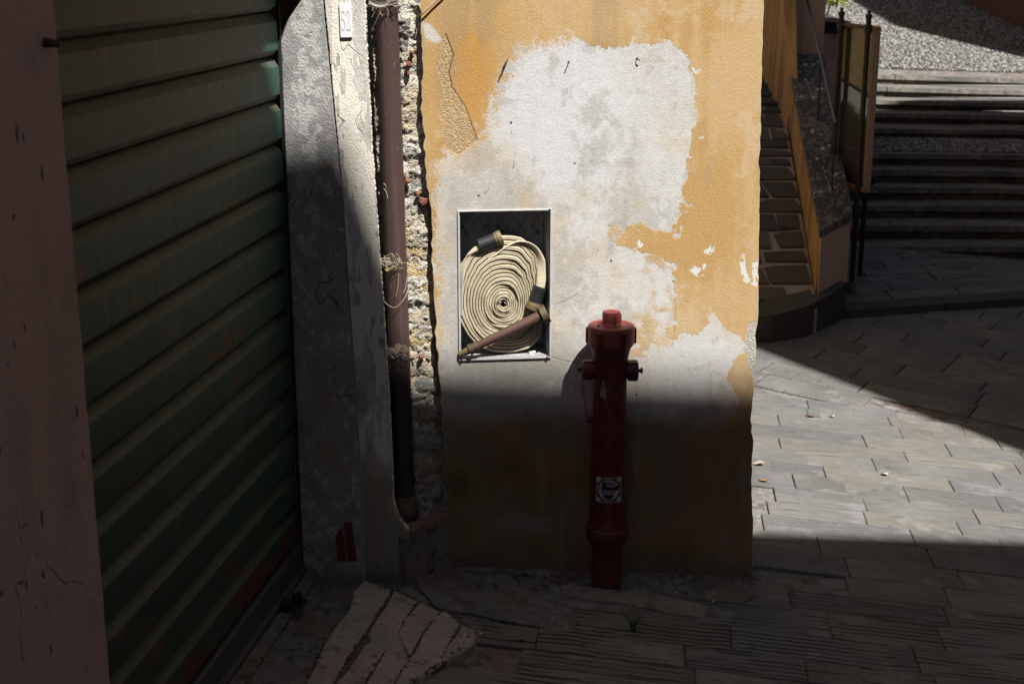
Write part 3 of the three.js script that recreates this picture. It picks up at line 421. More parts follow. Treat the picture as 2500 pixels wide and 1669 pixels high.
// the ochre house: skin of render with a niche, masonry core behind, raw rubble where the render has fallen
const ochre = thing('ochre_house', 'ochre house corner with patchy white plaster and a niche holding a hose', 'house');
const NL = WF.uv(1051, 484), NR = WF.uv(1264, 484), NB = WF.uv(1158, 822), NT = WF.uv(1158, 482);
const N = { l: NL[0], r: NR[0], b: NB[1], t: NT[1] };
{
  const r = rng(21);
  const L = [[962, -70], [965, 60], [970, 150], [967, 260], [972, 300], [975, 380], [979, 430], [987, 470], [991, 520], [989, 600], [997, 700], [1001, 800], [1009, 880], [1013, 950], [1019, 1050], [1025, 1150], [1029, 1315]].map((p) => [...WF.uv(...p), 0.006]);
  const Rr = [[1727, 1340], [1728, 1200], [1724, 1100], [1729, 1010], [1722, 985], [1724, 950], [1729, 905], [1732, 840], [1735, 800], [1733, 770], [1739, 735], [1741, 600], [1743, 470], [1744, 395], [1740, 372], [1745, 340], [1747, 200], [1751, 60], [1753, -70]].map((p) => [...WF.uv(...p), 0.0022]);
  L[0][1] = Rr[Rr.length - 1][1] = 2.5;
  const out = [...L.slice(0, -1), [L[L.length - 1][0], L[L.length - 1][1], 0.004], ...Rr];
  const hole = [[N.l, N.b], [N.r, N.b], [N.r, N.t], [N.l, N.t]];
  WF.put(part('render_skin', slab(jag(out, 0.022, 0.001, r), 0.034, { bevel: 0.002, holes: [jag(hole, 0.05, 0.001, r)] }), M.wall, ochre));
  const xr = Rr[0][0] - 0.008, xt = Rr[Rr.length - 1][0] - 0.010;
  WF.put(part('masonry_core', slab(jag([[0.02, -0.3], [xr, -0.3, 0.005], [xt, 2.52], [0.02, 2.52]], 0.03, 0.0, r), 0.4, { z: -0.035, holes: [hole] }), M.plaster, ochre));
  WF.put(part('side_wall', slab([[-0.2, -0.3], [xr - 0.01, -0.3], [xr - 0.01, 2.5], [-0.2, 2.5]], 6, { z: -0.436 }), M.wash, ochre));
  WF.put(part('upper_wall', slab([[-0.42, 2.5], [xt + 0.01, 2.5], [xt + 0.01, 7.2], [-0.42, 7.2]], 6.4, { z: -0.002 }), M.wash, ochre));
  // rubble left bare beside the downpipe
  const nu = 74, nv = 470, u0 = -0.36, u1 = 0.05, v0 = -0.05, v1 = 2.55, P = [], T = [], I = [];
  const cells = []; { let v = v0; while (v < v1) { const h = 0.06 + r() * 0.09; let u = u0 - r() * 0.1; while (u < u1) { const w = 0.08 + r() * 0.14; cells.push([u + w / 2, v + h / 2, w / 2, h / 2, r()]); u += w; } v += h; } }
  for (let j = 0; j <= nv; j++) for (let i = 0; i <= nu; i++) {
    const u = lerp(u0, u1, i / nu), v = lerp(v0, v1, j / nv); let st = 0;
    for (const c of cells) { if (Math.abs(v - c[1]) > 0.1 || Math.abs(u - c[0]) > 0.16) continue; const q = Math.max(Math.abs(u - c[0] + 0.01 * noise(u * 30, v * 30)) / c[2], Math.abs(v - c[1] + 0.012 * noise(u * 25 + 9, v * 25)) / c[3]); st = Math.max(st, ss(1.0, 0.6, q) * (0.3 + 0.7 * c[4])); }
    const ruin = ss(-0.055, -0.02, u + 0.02 * noise(v * 9, 3)) * 0.03;
    P.push(u, v, -0.042 - 0.16 * ss(-0.155, -0.23, u + 0.015 * noise(v * 11, 8)) + 0.010 * st - ruin * 0.8 + 0.012 * fbm(u * 30, v * 26, 5, 0.65) + 0.005 * noise(u * 120, v * 120)); T.push(u, v);
  }
  for (let j = 0; j < nv; j++) for (let i = 0; i < nu; i++) { const a = j * (nu + 1) + i; I.push(a, a + 1, a + nu + 2, a, a + nu + 2, a + nu + 1); }
  const g = new THREE.BufferGeometry(); g.setAttribute('position', new THREE.Float32BufferAttribute(P, 3)); g.setAttribute('uv', new THREE.Float32BufferAttribute(T, 2)); g.setIndex(I); g.computeVertexNormals();
  WF.put(part('rubble', g, M.rubble, ochre, 'raw rubble masonry left bare beside the downpipe'));
  const spots = [[945, 60, 20, 22, 3], [940, 130, 24, 20, 0], [950, 200, 20, 26, 3], [938, 260, 22, 16, 0], [955, 300, 18, 14, 3], [945, 335, 24, 22, 1], [950, 385, 20, 14, 4], [962, 430, 14, 14, 1], [945, 500, 20, 24, 3], [965, 530, 14, 20, 3], [955, 580, 22, 14, 2], [955, 640, 30, 30, 2], [965, 690, 24, 16, 0], [962, 735, 26, 16, 0], [965, 780, 22, 24, 2], [985, 740, 14, 30, 4], [972, 840, 26, 26, 0], [980, 890, 26, 18, 1], [975, 960, 28, 24, 4], [985, 1020, 26, 22, 1], [980, 1085, 26, 26, 4], [990, 1140, 24, 22, 1], [992, 1185, 20, 16, 4]];
  for (const [x, y, a, b, m] of spots) { const p = WF.uv(x, y), o = part('stone', rock(r, a / 500, b / 500, 0.016, 3, 0.4), M.stone[m], ochre); const q = WF.world(p[0], p[1], -0.05); o.position.set(q[0], q[1], -q[2]); o.rotation.set(0, 0.1, (r() - 0.5) * 0.4); }
  for (const [x, y, a, b, t] of [[945, 125, 5, 9, 0.2], [938, 148, 6, 8, -0.3], [937, 168, 5, 4, 0], [926, 405, 7, 8, 0.1], [935, 418, 12, 7, 0.4], [962, 445, 7, 4, 0.1], [972, 462, 12, 9, 0.2], [968, 822, 7, 4, 0]]) { const p = WF.uv(x, y), o = part('brick', rock(r, a / 700, b / 700, 0.012, 1, 0.5), M.brick, ochre); const q = WF.world(p[0], p[1], -0.022); o.position.set(q[0], q[1], -q[2]); o.rotation.set(0, 0.1, t); }
}

// ------------------------------------------------------------------ the roller shutter
const shutter = thing('roller_shutter', 'dark green roller shutter of wide ribbed slats in the doorway on the left', 'roller shutter');
DF.put(shutter);
{
  const pitch = 0.1566, y0 = 0.184, x0 = -2.62, x1 = -0.012;
  const prof = [[0.001, -0.024], [0.004, -0.012], [0.023, 0.0075], [0.027, 0.0088], [0.08, 0.0096], [0.119, 0.0086], [0.123, 0.007], [0.148, -0.012], [0.153, -0.024]];   // (height, out)
  const strip = (from, to, dy) => { const P = [], T = [], I = []; const nx = 6; for (let i = 0; i <= nx; i++) { const x = lerp(x0, x1, i / nx); for (let k = from; k <= to; k++) { P.push(x, prof[k][0], prof[k][1]); T.push(x, prof[k][0] + dy); } } const m = to - from + 1; for (let i = 0; i < nx; i++) for (let k = 0; k < m - 1; k++) { const a = i * m + k; I.push(a, a + m, a + m + 1, a, a + m + 1, a + 1); } const g = new THREE.BufferGeometry(); g.setAttribute('position', new THREE.Float32BufferAttribute(P, 3)); g.setAttribute('uv', new THREE.Float32BufferAttribute(T, 2)); g.setIndex(I); g.computeVertexNormals(); return g; };
  for (let k = 0; k < 17; k++) {
    const s = part('slat', strip(2, 6, k * pitch), M.slat, shutter); s.position.y = y0 + k * pitch;
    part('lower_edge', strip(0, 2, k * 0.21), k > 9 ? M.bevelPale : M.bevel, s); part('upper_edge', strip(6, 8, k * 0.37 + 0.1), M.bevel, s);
    const end = new THREE.ShapeGeometry(shapeOf(prof.map(([h, z]) => [z, h]))).rotateY(-Math.PI / 2).translate(x1, 0, 0);
    s.geometry = mergeGeometries([s.geometry.toNonIndexed(), end.toNonIndexed()]);
  }
  part('backing', box(2.7, 2.84, 0.01, -1.3, 1.42, -0.05), M.black, shutter);
  part('bottom_rail', [box(2.62, 0.10, 0.03, -1.318, 0.128, 0.0, 0.005), box(2.62, 0.012, 0.055, -1.318, 0.076, 0.008, 0.003)], mat([0.075, 0.078, 0.085], 0.6, { bumpMap: rustTex.bumpMap, bumpScale: 0.001 }), shutter);
  part('guide_rail', box(0.012, 2.4, 0.012, -0.003, 1.25, 0.012, 0.002), M.iron, shutter);
  const lk = part('lock_bracket', box(0.07, 0.008, 0.10, -0.33, 0.078, 0.075, 0.003), M.iron, shutter); part('bolt', new THREE.CylinderGeometry(0.02, 0.02, 0.035, 18).translate(-0.33, 0.1, 0.095), M.black, lk);
}
DF.put(single('threshold', slab([[-2.7, -0.2], [0.0, -0.2], [0.0, 0.052], [-2.7, 0.058]], 0.16, { z: 0.08, bevel: 0.006 }), M.cement, 'low dark stone threshold under the green roller shutter', 'threshold'));
{ const r = rng(3), o = thing('red_marker', 'two dull red strips fixed at the foot of the grey door jamb', 'marker'); JF.put(o); const m = mat([0.16, 0.018, 0.012], 0.7);
  for (const q of [[[769, 1228], [785, 1209], [795, 1286], [776, 1286]], [[788, 1199], [806, 1194], [819, 1286], [798, 1286]]]) part('red_strip', slab(q.map((p) => JF.uv(...p)), 0.006, { z: 0.006, bevel: 0.001 }), m, o); }

// ------------------------------------------------------------------ the downpipe and its cobwebs
{
  const o = thing('downpipe', 'brown downpipe running down the broken corner beside the ochre wall', 'downpipe'); const a = [-0.468, 2.75, -5.37], b = [-0.434, 0.31, -5.37];
  const g = rod(a, b, 0.0415, 0.0415, 40); g.attributes.uv.array.forEach((v, i, arr) => { if (i % 2) arr[i] = (1 - v) * 2.44 + 0.31; }); part('pipe', g, M.pipe, o);
  part('clay_socket', lathe([[0.03, 0.235], [0.046, 0.237], [0.047, 0.25], [0.047, 0.305], [0.045, 0.312], [0.041, 0.313]]).translate(-0.433, 0, -5.37), M.clay, o);
  part('drain_mouth', lathe([[0.042, 0.06], [0.052, 0.15], [0.055, 0.22], [0.056, 0.236], [0.05, 0.238], [0.045, 0.2]]).translate(-0.432, 0, -5.37), mat([0.09, 0.06, 0.045], 0.95), o);
}
function web(label, list, sheet) {
  const r = rng(label.length * 7), o = thing('cobweb', label, 'cobweb', undefined), gs = [];
  for (const [pts, rad] of list) gs.push(tube(pts.map(([x, y, z]) => { const p = WF.uv(x, y, z), q = WF.world(p[0], p[1], z); return [q[0], q[1], -q[2]]; }), rad, 20, 4));
  part('threads', gs, M.thread, o).userData.kind = 'stuff'; if (sheet) part('sheet', sheet, M.web, o); return o;
}
function tangle(cx, cy, w, h, n, z, seed) { const r = rng(seed), out = []; for (let i = 0; i < n; i++) { const x = cx + (r() - 0.5) * w, y = cy + (r() - 0.5) * h; out.push([[[x, y, z], [x + (r() - 0.5) * w * 0.5, y + (r() - 0.5) * h, z + 0.008 * r()], [x + (r() - 0.5) * w * 0.9, y + (r() - 0.3) * h, z]], 0.0004 + 0.0005 * r()]); } return out; }
{
  const sh = new THREE.PlaneGeometry(1, 1, 14, 6), p = sh.attributes.position;
  for (let i = 0; i < p.count; i++) { const s = p.getX(i) + 0.5, t = p.getY(i) + 0.5, q = WF.uv(846 + s * 118, -30 + (1 - t) * (38 + 8 * Math.sin(s * 7)), 0.05), w = WF.world(q[0], q[1], 0.052 + 0.02 * Math.sin(s * 5) * t + 0.01 * noise(s * 6, t * 6)); p.setXYZ(i, w[0], w[1], -w[2]); }
  sh.computeVertexNormals();
  web('grey cobweb sheet strung across the top of the downpipe', [[[[852, 40, 0.05], [862, 22, 0.05], [870, 4, 0.05]], 0.0006], [[[852, 70, 0.04], [866, 40, 0.05], [880, 14, 0.05]], 0.0005], [[[873, 14, 0.05], [871, 28, 0.05], [878, 36, 0.05]], 0.0009], [[[884, 14, 0.05], [890, 26, 0.05], [889, 40, 0.05]], 0.0008], ...tangle(880, 10, 70, 16, 12, 0.05, 4)], sh);
  web('dusty cobweb tuft across the middle of the downpipe', [...tangle(898, 600, 46, 22, 40, 0.05, 8), [[[880, 420, 0.04], [884, 425, 0.05], [887, 432, 0.05]], 0.001], [[[880, 432, 0.05], [886, 440, 0.05], [889, 455, 0.05]], 0.001]]);
  web('sagging cobweb strands hanging below the tuft on the downpipe', [[[[870, 670, 0.04], [885, 695, 0.05], [905, 705, 0.05], [925, 688, 0.05], [938, 660, 0.0]], 0.0009], [[[915, 625, 0.05], [912, 660, 0.05], [908, 680, 0.05]], 0.0008], [[[932, 640, 0.02], [930, 660, 0.04], [925, 672, 0.05]], 0.0008]]);
  web('brown cobweb tuft low on the downpipe where the shade begins', tangle(915, 803, 52, 22, 44, 0.05, 15));
  const lf = new THREE.CircleGeometry(0.008, 8); lf.scale(1.2, 0.8, 1); const q = WF.world(...WF.uv(888, 618, 0.055), 0.057); lf.translate(q[0], q[1], -q[2]); single('dry_leaf', lf, mat([0.42, 0.27, 0.06], 0.9, { side: THREE.DoubleSide }), 'small yellow dry leaf caught in the cobweb on the downpipe', 'leaf');
}
// ------------------------------------------------------------------ small things fixed to the walls
const font = await new FontLoader().loadAsync('fonts/droid/droid_serif_regular.typeface.json');
{
  const o = thing('house_number_tile', 'white marble house number tile reading 52 at the top of the plaster strip', 'house number'), a = SF.uv(793, 47); SF.put(o);
  const t = new THREE.Group(); const m = part('tile', box(0.042, 0.118, 0.008, 0, 0, 0, 0.0015), mat([0.78, 0.78, 0.8], 0.5), o); m.position.set(a[0], a[1], 0.004); m.rotation.z = 0.015;
  const ink = mat([0.50, 0.50, 0.52], 0.8);
  ['5', '2'].forEach((c, i) => { const g = new TextGeometry(c, { font, size: 0.04, depth: 0.0012, curveSegments: 4 }); g.scale(0.62, 1.75, 1); g.computeBoundingBox(); const b = g.boundingBox; g.translate((i ? 0.009 : -0.009) - (b.min.x + b.max.x) / 2, -(b.min.y + b.max.y) / 2, 0.0036); part('digit', g, ink, m); });
}
{
  const at = (x, y, z = 0) => { const p = WF.uv(x, y, z), q = WF.world(p[0], p[1], z); return [q[0], q[1], -q[2]]; };
  { const p = FF.uv(100, 96), a = FF.world(p[0], p[1], -0.01), b = FF.world(p[0] + 0.01, p[1] - 0.004, 0.03); single('iron_stub', rod([a[0], a[1], -a[2]], [b[0], b[1], -b[2]], 0.012, 0.007, 7), M.rust, 'rusty iron stub sticking out of the pink pier at the top left', 'iron stub'); }
  single('wall_hook', tube([at(1164, 134, -0.01), at(1163, 138, 0.012), at(1158, 148, 0.02), at(1153, 158, 0.016), at(1151, 165, 0.02)], 0.0028, 16, 6), M.rust, 'rusty bent hook left of the white patch on the ochre wall', 'hook');
  single('rusty_nail', rod(at(1306, 141, -0.01), at(1303, 146, 0.02), 0.0018, 0.002, 8), M.rust, 'small rusty nail near the top of the white patch', 'nail');
  single('rusty_nail', tube([at(1459, 133, -0.005), at(1464, 135, 0.012), at(1468, 140, 0.01)], 0.002, 8, 6), M.rust, 'short bent rusty nail at the upper right of the white patch', 'nail');
  single('cable', tube([at(961, 37, -0.02), at(966, 33, 0.012), at(1000, 2, 0.014), at(1040, -36, 0.014), at(1100, -90, 0.014)], 0.0032, 30, 8), mat([0.33, 0.26, 0.18], 0.8), 'thin painted cable crossing the wall above the downpipe', 'cable');
}
// ------------------------------------------------------------------ niche, hose, nozzle
{
  const o = thing('hose_cabinet', 'open grey metal hose cabinet set into the ochre wall', 'cabinet'); WF.put(o);
  const w = N.r - N.l, h = N.t - N.b, cx = (N.l + N.r) / 2, cy = (N.t + N.b) / 2, D = 0.19, t = 0.004;
  part('lining', [box(w - 0.004, h - 0.004, t, cx, cy, -D), box(t, h - 0.004, D - 0.002, N.l + 0.004, cy, -D / 2), box(t, h - 0.004, D - 0.002, N.r - 0.004, cy, -D / 2), box(w - 0.018, t, D - 0.002, cx, N.t - 0.004, -D / 2), box(w - 0.018, t, D - 0.002, cx, N.b + 0.004, -D / 2)], M.lining, o);
  const f = 0.0062;
  part('frame_bar', box(f, h + f, 0.012, N.l, cy, 0.001, 0.0015), M.galv, o); part('frame_bar', box(f, h + f, 0.012, N.r, cy, 0.001, 0.0015), M.galv, o);
  part('frame_bar', box(w - f, f, 0.0115, cx, N.t, 0.001, 0.0015), M.galv, o); part('frame_bar', box(w - f, f, 0.0115, cx, N.b, 0.001, 0.0015), M.galv, o);
  for (const [x, y] of [[N.l + 0.006, N.b], [N.r - 0.012, N.b + 0.001], [N.r - 0.006, N.t]]) part('screw', new THREE.CylinderGeometry(0.0042, 0.0042, 0.004, 10).rotateX(Math.PI / 2).translate(x, y, 0.0085), M.iron, o);
}
function sweep(keys, steps = 40, m = 18) {       // keys: centre, half-width vector, half thickness
  const V = (a) => new THREE.Vector3(...a), c = new THREE.CatmullRomCurve3(keys.map((k) => V(k[0]))), w = new THREE.CatmullRomCurve3(keys.map((k) => V(k[1]))), th = (t) => { const x = t * (keys.length - 1), i = Math.min(keys.length - 2, Math.floor(x)); return lerp(keys[i][2], keys[i + 1][2], x - i); };
  const P = [], T = [], I = []; let len = 0, last;
  for (let i = 0; i <= steps; i++) {
    const t = i / steps, p = c.getPoint(t), tan = c.getTangent(t), wv = w.getPoint(t), nrm = tan.clone().cross(wv).normalize(), h = th(t); if (last) len += p.distanceTo(last); last = p;
    for (let j = 0; j <= m; j++) { const a = j / m * 2 * Math.PI, ca = Math.cos(a), sa = Math.sin(a), q = p.clone().addScaledVector(wv, Math.sign(ca) * Math.pow(Math.abs(ca), 0.6)).addScaledVector(nrm, h * sa); P.push(q.x, q.y, q.z); T.push(j / m * wv.length() * 4, len); }
  }
  for (let i = 0; i < steps; i++) for (let j = 0; j < m; j++) { const a = i * (m + 1) + j; I.push(a, a + m + 1, a + 1, a + 1, a + m + 1, a + m + 2); }
  const g = new THREE.BufferGeometry(); g.setAttribute('position', new THREE.Float32BufferAttribute(P, 3)); g.setAttribute('uv', new THREE.Float32BufferAttribute(T, 2)); g.setIndex(I); g.computeVertexNormals(); return g;
}
{
  const o = thing('fire_hose', 'beige canvas fire hose rolled into an oval coil inside the cabinet', 'fire hose'); WF.put(o); const r = rng(61);
  const c0 = WF.uv(1157, 702), px = 1 / 588, TURNS = 16, per = 84;
  const RAD = [80, 84, 92, 108, 134, 151, 150, 147, 137, 122, 112, 106, 104, 103, 103, 107, 112, 112, 110, 113, 118, 112, 98, 86];   // outer radius every 15 degrees from the right
  const outer = (a) => { const x = (((a / (2 * Math.PI)) % 1) + 1) % 1 * 24, i = Math.floor(x), f = x - i, u = f * f * (3 - 2 * f); return lerp(RAD[i % 24], RAD[(i + 1) % 24], u); };
  const pos = (t) => {           // t in turns, 0 at the core
    const s = Math.pow(clamp(t / TURNS, 0, 1.12), 1.12), a = t * 2 * Math.PI + 1.9, wob = 1 + s * (0.016 * noise(Math.cos(a) * 2 + t * 0.4, Math.sin(a) * 2 + 5) + 0.004 * Math.sin(a * 5 + t)), inner = 100 * (1 + 0.10 * Math.pow(Math.sin(a), 2));
    const q = (6 + s * lerp(inner, outer(a), Math.pow(Math.min(1, s), 0.8)) * 0.965) * wob; return [c0[0] + q * Math.cos(a) * px, c0[1] + q * Math.sin(a) * px];
  };
  const P = [], T = [], I = [], prof = [[0, -0.062], [0, -0.009], [0.06, -0.0035], [0.2, -0.0006], [0.36, 0], [0.5, -0.0022], [0.64, 0], [0.8, -0.0006], [0.94, -0.0035], [1, -0.009], [1, -0.062]], m = prof.length, zt = [...Array(TURNS + 3)].map(() => (r() - 0.5) * 0.011), C = [];
  const total = TURNS * per; let len = 0, last;
  for (let i = 0; i <= total; i++) {
    const t = i / per, a = pos(t), b = pos(Math.min(t + 1, TURNS + 1)), zi = Math.floor(t), zz = lerp(zt[zi], zt[zi + 1], t - zi) + 0.004 * noise(t * 9, 4) - 0.030 - 0.008 * Math.pow(t / TURNS, 2); if (last) len += Math.hypot(a[0] - last[0], a[1] - last[1]); last = a;
    for (const [w, z] of prof) { const k = 0.03 + 0.91 * w; P.push(lerp(a[0], b[0], k), lerp(a[1], b[1], k), zz + z); T.push(len, w * 0.01 + z); const gk = (0.93 + 0.16 * fbm(len * 9, w + 3, 3)) * (0.86 + 0.14 * Math.sin(Math.PI * clamp(w, 0, 1))) * (1 - 0.3 * ss(0.45, 0.7, fbm(len * 22 + 5, zi * 3.1, 3))); C.push(gk, gk * 0.99, gk * 0.96); }
  }
  for (let i = 0; i < total; i++) for (let j = 0; j < m - 1; j++) { const a = i * m + j; I.push(a, a + 1, a + m + 1, a, a + m + 1, a + m); }
  const g = new THREE.BufferGeometry(); g.setAttribute('position', new THREE.Float32BufferAttribute(P, 3)); g.setAttribute('uv', new THREE.Float32BufferAttribute(T, 2)); g.setIndex(I); g.setAttribute('color', new THREE.Float32BufferAttribute(C, 3)); g.computeVertexNormals(); const hm = M.hose.clone(); hm.vertexColors = true; part('coil', g, hm, o);
  part('core_end', sweep([[[...WF.uv(1152, 712), -0.055], [0, 0, 0.024], 0.003], [[...WF.uv(1160, 712), -0.055], [0, 0, 0.024], 0.004], [[...WF.uv(1166, 704), -0.055], [0, 0, 0.024], 0.004], [[...WF.uv(1158, 697), -0.055], [0, 0, 0.024], 0.003]], 24), M.hose, o);
  const K = (x, y, z) => [...WF.uv(x, y, z), z];
  part('hose_end', sweep([[K(1118, 590, -0.064), [0, 0, 0.03], 0.005], [K(1150, 569, -0.062), [0, 0, 0.03], 0.005], [K(1190, 553, -0.056), [0.002, 0.004, 0.028], 0.005], [K(1222, 568, -0.046), [0.010, 0.010, 0.020], 0.006], [K(1240, 600, -0.036), [0.017, 0.006, 0.012], 0.007], [K(1243, 632, -0.028), [0.021, 0.004, 0.003], 0.009], [K(1238, 662, -0.026), [0.021, 0.006, 0], 0.015]], 60), M.hose, o);
  part('hose_end', sweep([[K(1058, 720, -0.06), [0, 0, 0.03], 0.005], [K(1057, 650, -0.055), [0.004, 0, 0.028], 0.005], [K(1064, 606, -0.048), [0.02, 0.012, 0.012], 0.006], [K(1083, 578, -0.042), [0.021, 0.022, 0], 0.010], [K(1106, 561, -0.04), [0.014, 0.024, 0], 0.019]], 50), M.hose, o);
  const coupling = (a, b, c, e) => { const q = part('coupling', [rod(a, b, 0.0265, 0.0265, 28), ...[0.12, 0.3, 0.5, 0.7, 0.88].map((t) => { const p = a.map((v, i) => lerp(v, b[i], t)), p2 = a.map((v, i) => lerp(v, b[i], t + 0.07)); return rod(p, p2, 0.0275, 0.0275, 28); })], M.rubber, o); part('brass_ring', [rod(b, c, 0.027, 0.029, 28), rod(c, e, 0.031, 0.03, 28)], M.brass, q); };
  coupling(K(1239, 656, -0.028), K(1227, 692, -0.028), K(1225, 698, -0.028), K(1221, 708, -0.028));
  coupling(K(1099, 563, -0.04), K(1136, 549, -0.042), K(1142, 546.5, -0.042), K(1151, 543, -0.042));
}
{
  const o = thing('hose_nozzle', 'brown hose nozzle with brass ends leaning across the coiled hose', 'nozzle'); WF.put(o); const K = (x, y, z) => [...WF.uv(x, y, z), z];
  const z = 0.006, a = K(1247, 721, z), b = K(1090, 796, z), at = (t) => a.map((v, i) => lerp(v, b[i], t));
  part('barrel', rod(at(0.04), at(0.97), 0.0225, 0.0165, 28), M.bronze, o);
  part('collar', [rod(at(0.955), at(1.0), 0.0215, 0.0215, 10), rod(at(1.0), at(1.04), 0.019, 0.019, 24), rod(at(1.04), at(1.09), 0.0225, 0.0225, 10)], M.darkBrass, o);
  part('tip', rod(at(1.09), at(1.235), 0.0165, 0.010, 24), M.brass, o);
  part('flange', [rod(at(-0.055), at(0.03), 0.039, 0.039, 6), rod(at(0.03), at(0.05), 0.027, 0.025, 24)], M.darkBrass, o);
  const r = rng(8), p = WF.uv(1220, 803, -0.05); const q = part(numbered('paper_scrap'), box(0.026, 0.008, 0.018, 0, 0, 0, 0.002), mat([0.75, 0.75, 0.74], 0.8), scene); const w = WF.world(p[0], N.b + 0.0115, -0.045); q.position.set(w[0], w[1], -w[2]); q.rotation.set(0, 0.3, 0.12); tag(q, 'scrap of white paper on the cabinet floor below the hose', 'paper');
}
// ------------------------------------------------------------------ the hydrant
{
  const base = atDepth(1391, 1336, 5.308), d = base[2], hy = (y) => atDepth(1395, y, d)[1], rad = (p, y) => { const q = atDepth(1395, y, d), Z = d * CP + (EYE - q[1]) * SP; return p / FOCAL * Z; };
  const o = thing('fire_hydrant', 'dark red cast iron fire hydrant standing in front of the ochre wall', 'hydrant'); o.position.set(base[0], 0, -d);
  const paint = surface(512, 1024, 0, 0, 1, 1, (u, v, c) => {
    const n1 = fbm(u * 9, v * 9, 4), n2 = fbm(u * 40, v * 30, 4, 0.6), n3 = noise(u * 200, v * 200); c[0] = 0.105; c[1] = 0.011; c[2] = 0.010; mix3(c, [0.07, 0.009, 0.009], ss(0, 0.6, n1) * 0.6); mix3(c, [0.13, 0.025, 0.02], ss(0.2, 0.6, n2) * 0.4);
    const du = (u - 0.93) / 0.05, dv = (v - 0.845) / 0.06, b = 1 - Math.hypot(du, dv) + n2 * 0.9 + n1 * 0.4; mix3(c, [0.36, 0.30, 0.28], ss(0.35, 0.55, b) * 0.7); mix3(c, [0.22, 0.09, 0.075], ss(0.55, 0.7, noise(u * 90, v * 120) + 0.3 * n1) * 0.5); mix3(c, [0.07, 0.035, 0.025], ss(0.25, 0.6, fbm(u * 16 + 4, v * 14, 4)) * 0.6); mix3(c, [0.06, 0.045, 0.04], ss(0.12, 0.0, v + n2 * 0.05) * 0.7); c[3] = 0.5 + 0.1 * n3 + 0.2 * n2;
  });
  M.red = texMat(paint, 0.0012, 0.5); M.redSunlit = mat([0.25, 0.048, 0.038], 0.55, { bumpMap: rustTex.bumpMap, bumpScale: 0.0015 }); M.redPlain = mat([0.115, 0.014, 0.012], 0.5, { bumpMap: rustTex.bumpMap, bumpScale: 0.001 });  // cap and nut get a lighter red, with sunlight painted into the colour
  const R = (p, y) => [rad(p, y), hy(y)];
  const gy = groundY(base[0]) - 0.05;
  const body = lathe([[rad(34, 1345), gy], R(34, 1330), R(35, 1256), R(36.5, 1251), R(47.5, 1232), R(49, 1228), R(49, 1209), R(47.8, 1205), R(45.5, 1203), R(45.5, 1199), R(43.5, 1194), R(43, 1184), R(41, 1100), R(39.5, 1000), R(38.5, 900), R(38.5, 850), R(40, 822), R(45, 800), R(47, 792)], 56);
  { const uv = body.attributes.uv, p = body.attributes.position; for (let i = 0; i < uv.count; i++) uv.setXY(i, uv.getX(i), clamp((p.getY(i) - gy) / (hy(792) - gy))); }
  part('barrel', body, M.red, o);
  const cap = part('cap', lathe([R(47, 793), R(50, 791), R(53, 786), R(54.5, 778), R(54.5, 752), R(53.5, 747), R(51, 744), R(40, 743), R(38, 745), R(26, 745)].concat([[0, hy(745)]]), 56), M.redSunlit, o);
  const nutR = rad(21, 730); part('nut', [lathe([[nutR * 1.25, hy(746)], [nutR * 1.1, hy(741)], [nutR * 1.0, hy(738)]].concat([[nutR, hy(718)], [nutR * 0.95, hy(714)], [nutR * 0.5, hy(713)], [0, hy(713)]]), 32), ...[0, 1, 2, 3, 4].map((k) => box(0.006, hy(720) - hy(741), 0.008).translate(0, (hy(720) + hy(741)) / 2, nutR).rotateY(k * 1.2566 + 0.35))], M.redSunlit, cap);
  for (const k of [0, 1, 2, 3, 4, 5]) part('lug', box(0.026, hy(750) - hy(786), 0.014, 0, (hy(750) + hy(786)) / 2, rad(54, 765), 0.006).rotateY(Math.PI / 2 + k * Math.PI / 3), M.redPlain, cap);
  part('bolt_head', new THREE.CylinderGeometry(0.006, 0.006, 0.006, 8).translate(-0.05, hy(742), 0.03), M.redPlain, cap);
  for (const s of [-1, 1]) {
    const y = hy(s < 0 ? 847 : 849), g = (a, b, r, q = r, n = 32) => rod([s * a, y, 0], [s * b, y, 0], r, q, n), k = rad(1, 848), m = s < 0 ? M.redPlain : mat([0.05, 0.022, 0.022], 0.55);
    const out = part('outlet', [g(28 * k, 40 * k, 20 * k), g(38 * k, 40 * k, 17 * k), g(40 * k, 62 * k, 22.5 * k, 22 * k), g(62 * k, 64 * k, 22 * k, 19 * k)], m, o);
    for (let i = 0; i < 6; i++) { const a = i * Math.PI / 3 + 0.5; part('rib', box(22 * k, 5 * k, 4 * k, s * 51 * k, y + Math.cos(a) * 22.5 * k, Math.sin(a) * 22.5 * k, 0.001), m, out); }
    part('bolt', [g(63 * k, 70 * k, 4 * k, 4 * k, 14), g(70 * k, 74 * k, 7.5 * k, 6.5 * k, 16)], M.iron, out);
  }
  const k = rad(1, 975), eye = (s) => new THREE.TorusGeometry(5.5 * k, 1.6 * k, 8, 16).translate(s * 42.5 * k, hy(963), 0); part('eyelet', eye(1), M.iron, o); part('eyelet', eye(-1), M.iron, o);
  const boss = part('boss', new THREE.TorusGeometry(24 * k, 2.2 * k, 8, 40, Math.PI).scale(1, 1.05, 0.6).translate(0, hy(975), rad(39, 975)), M.redPlain, o);
  part('boss_disc', new THREE.CylinderGeometry(22 * k, 23 * k, 0.01, 36).rotateX(Math.PI / 2).translate(0, hy(975), rad(36.5, 975)), M.redPlain, o);
  part('casting_mark', [box(0.034, 0.004, 0.004, 0, hy(1028), rad(40.3, 1028), 0.001), box(0.034, 0.004, 0.004, 0, hy(1038), rad(40.4, 1038), 0.001)], M.redPlain, o);
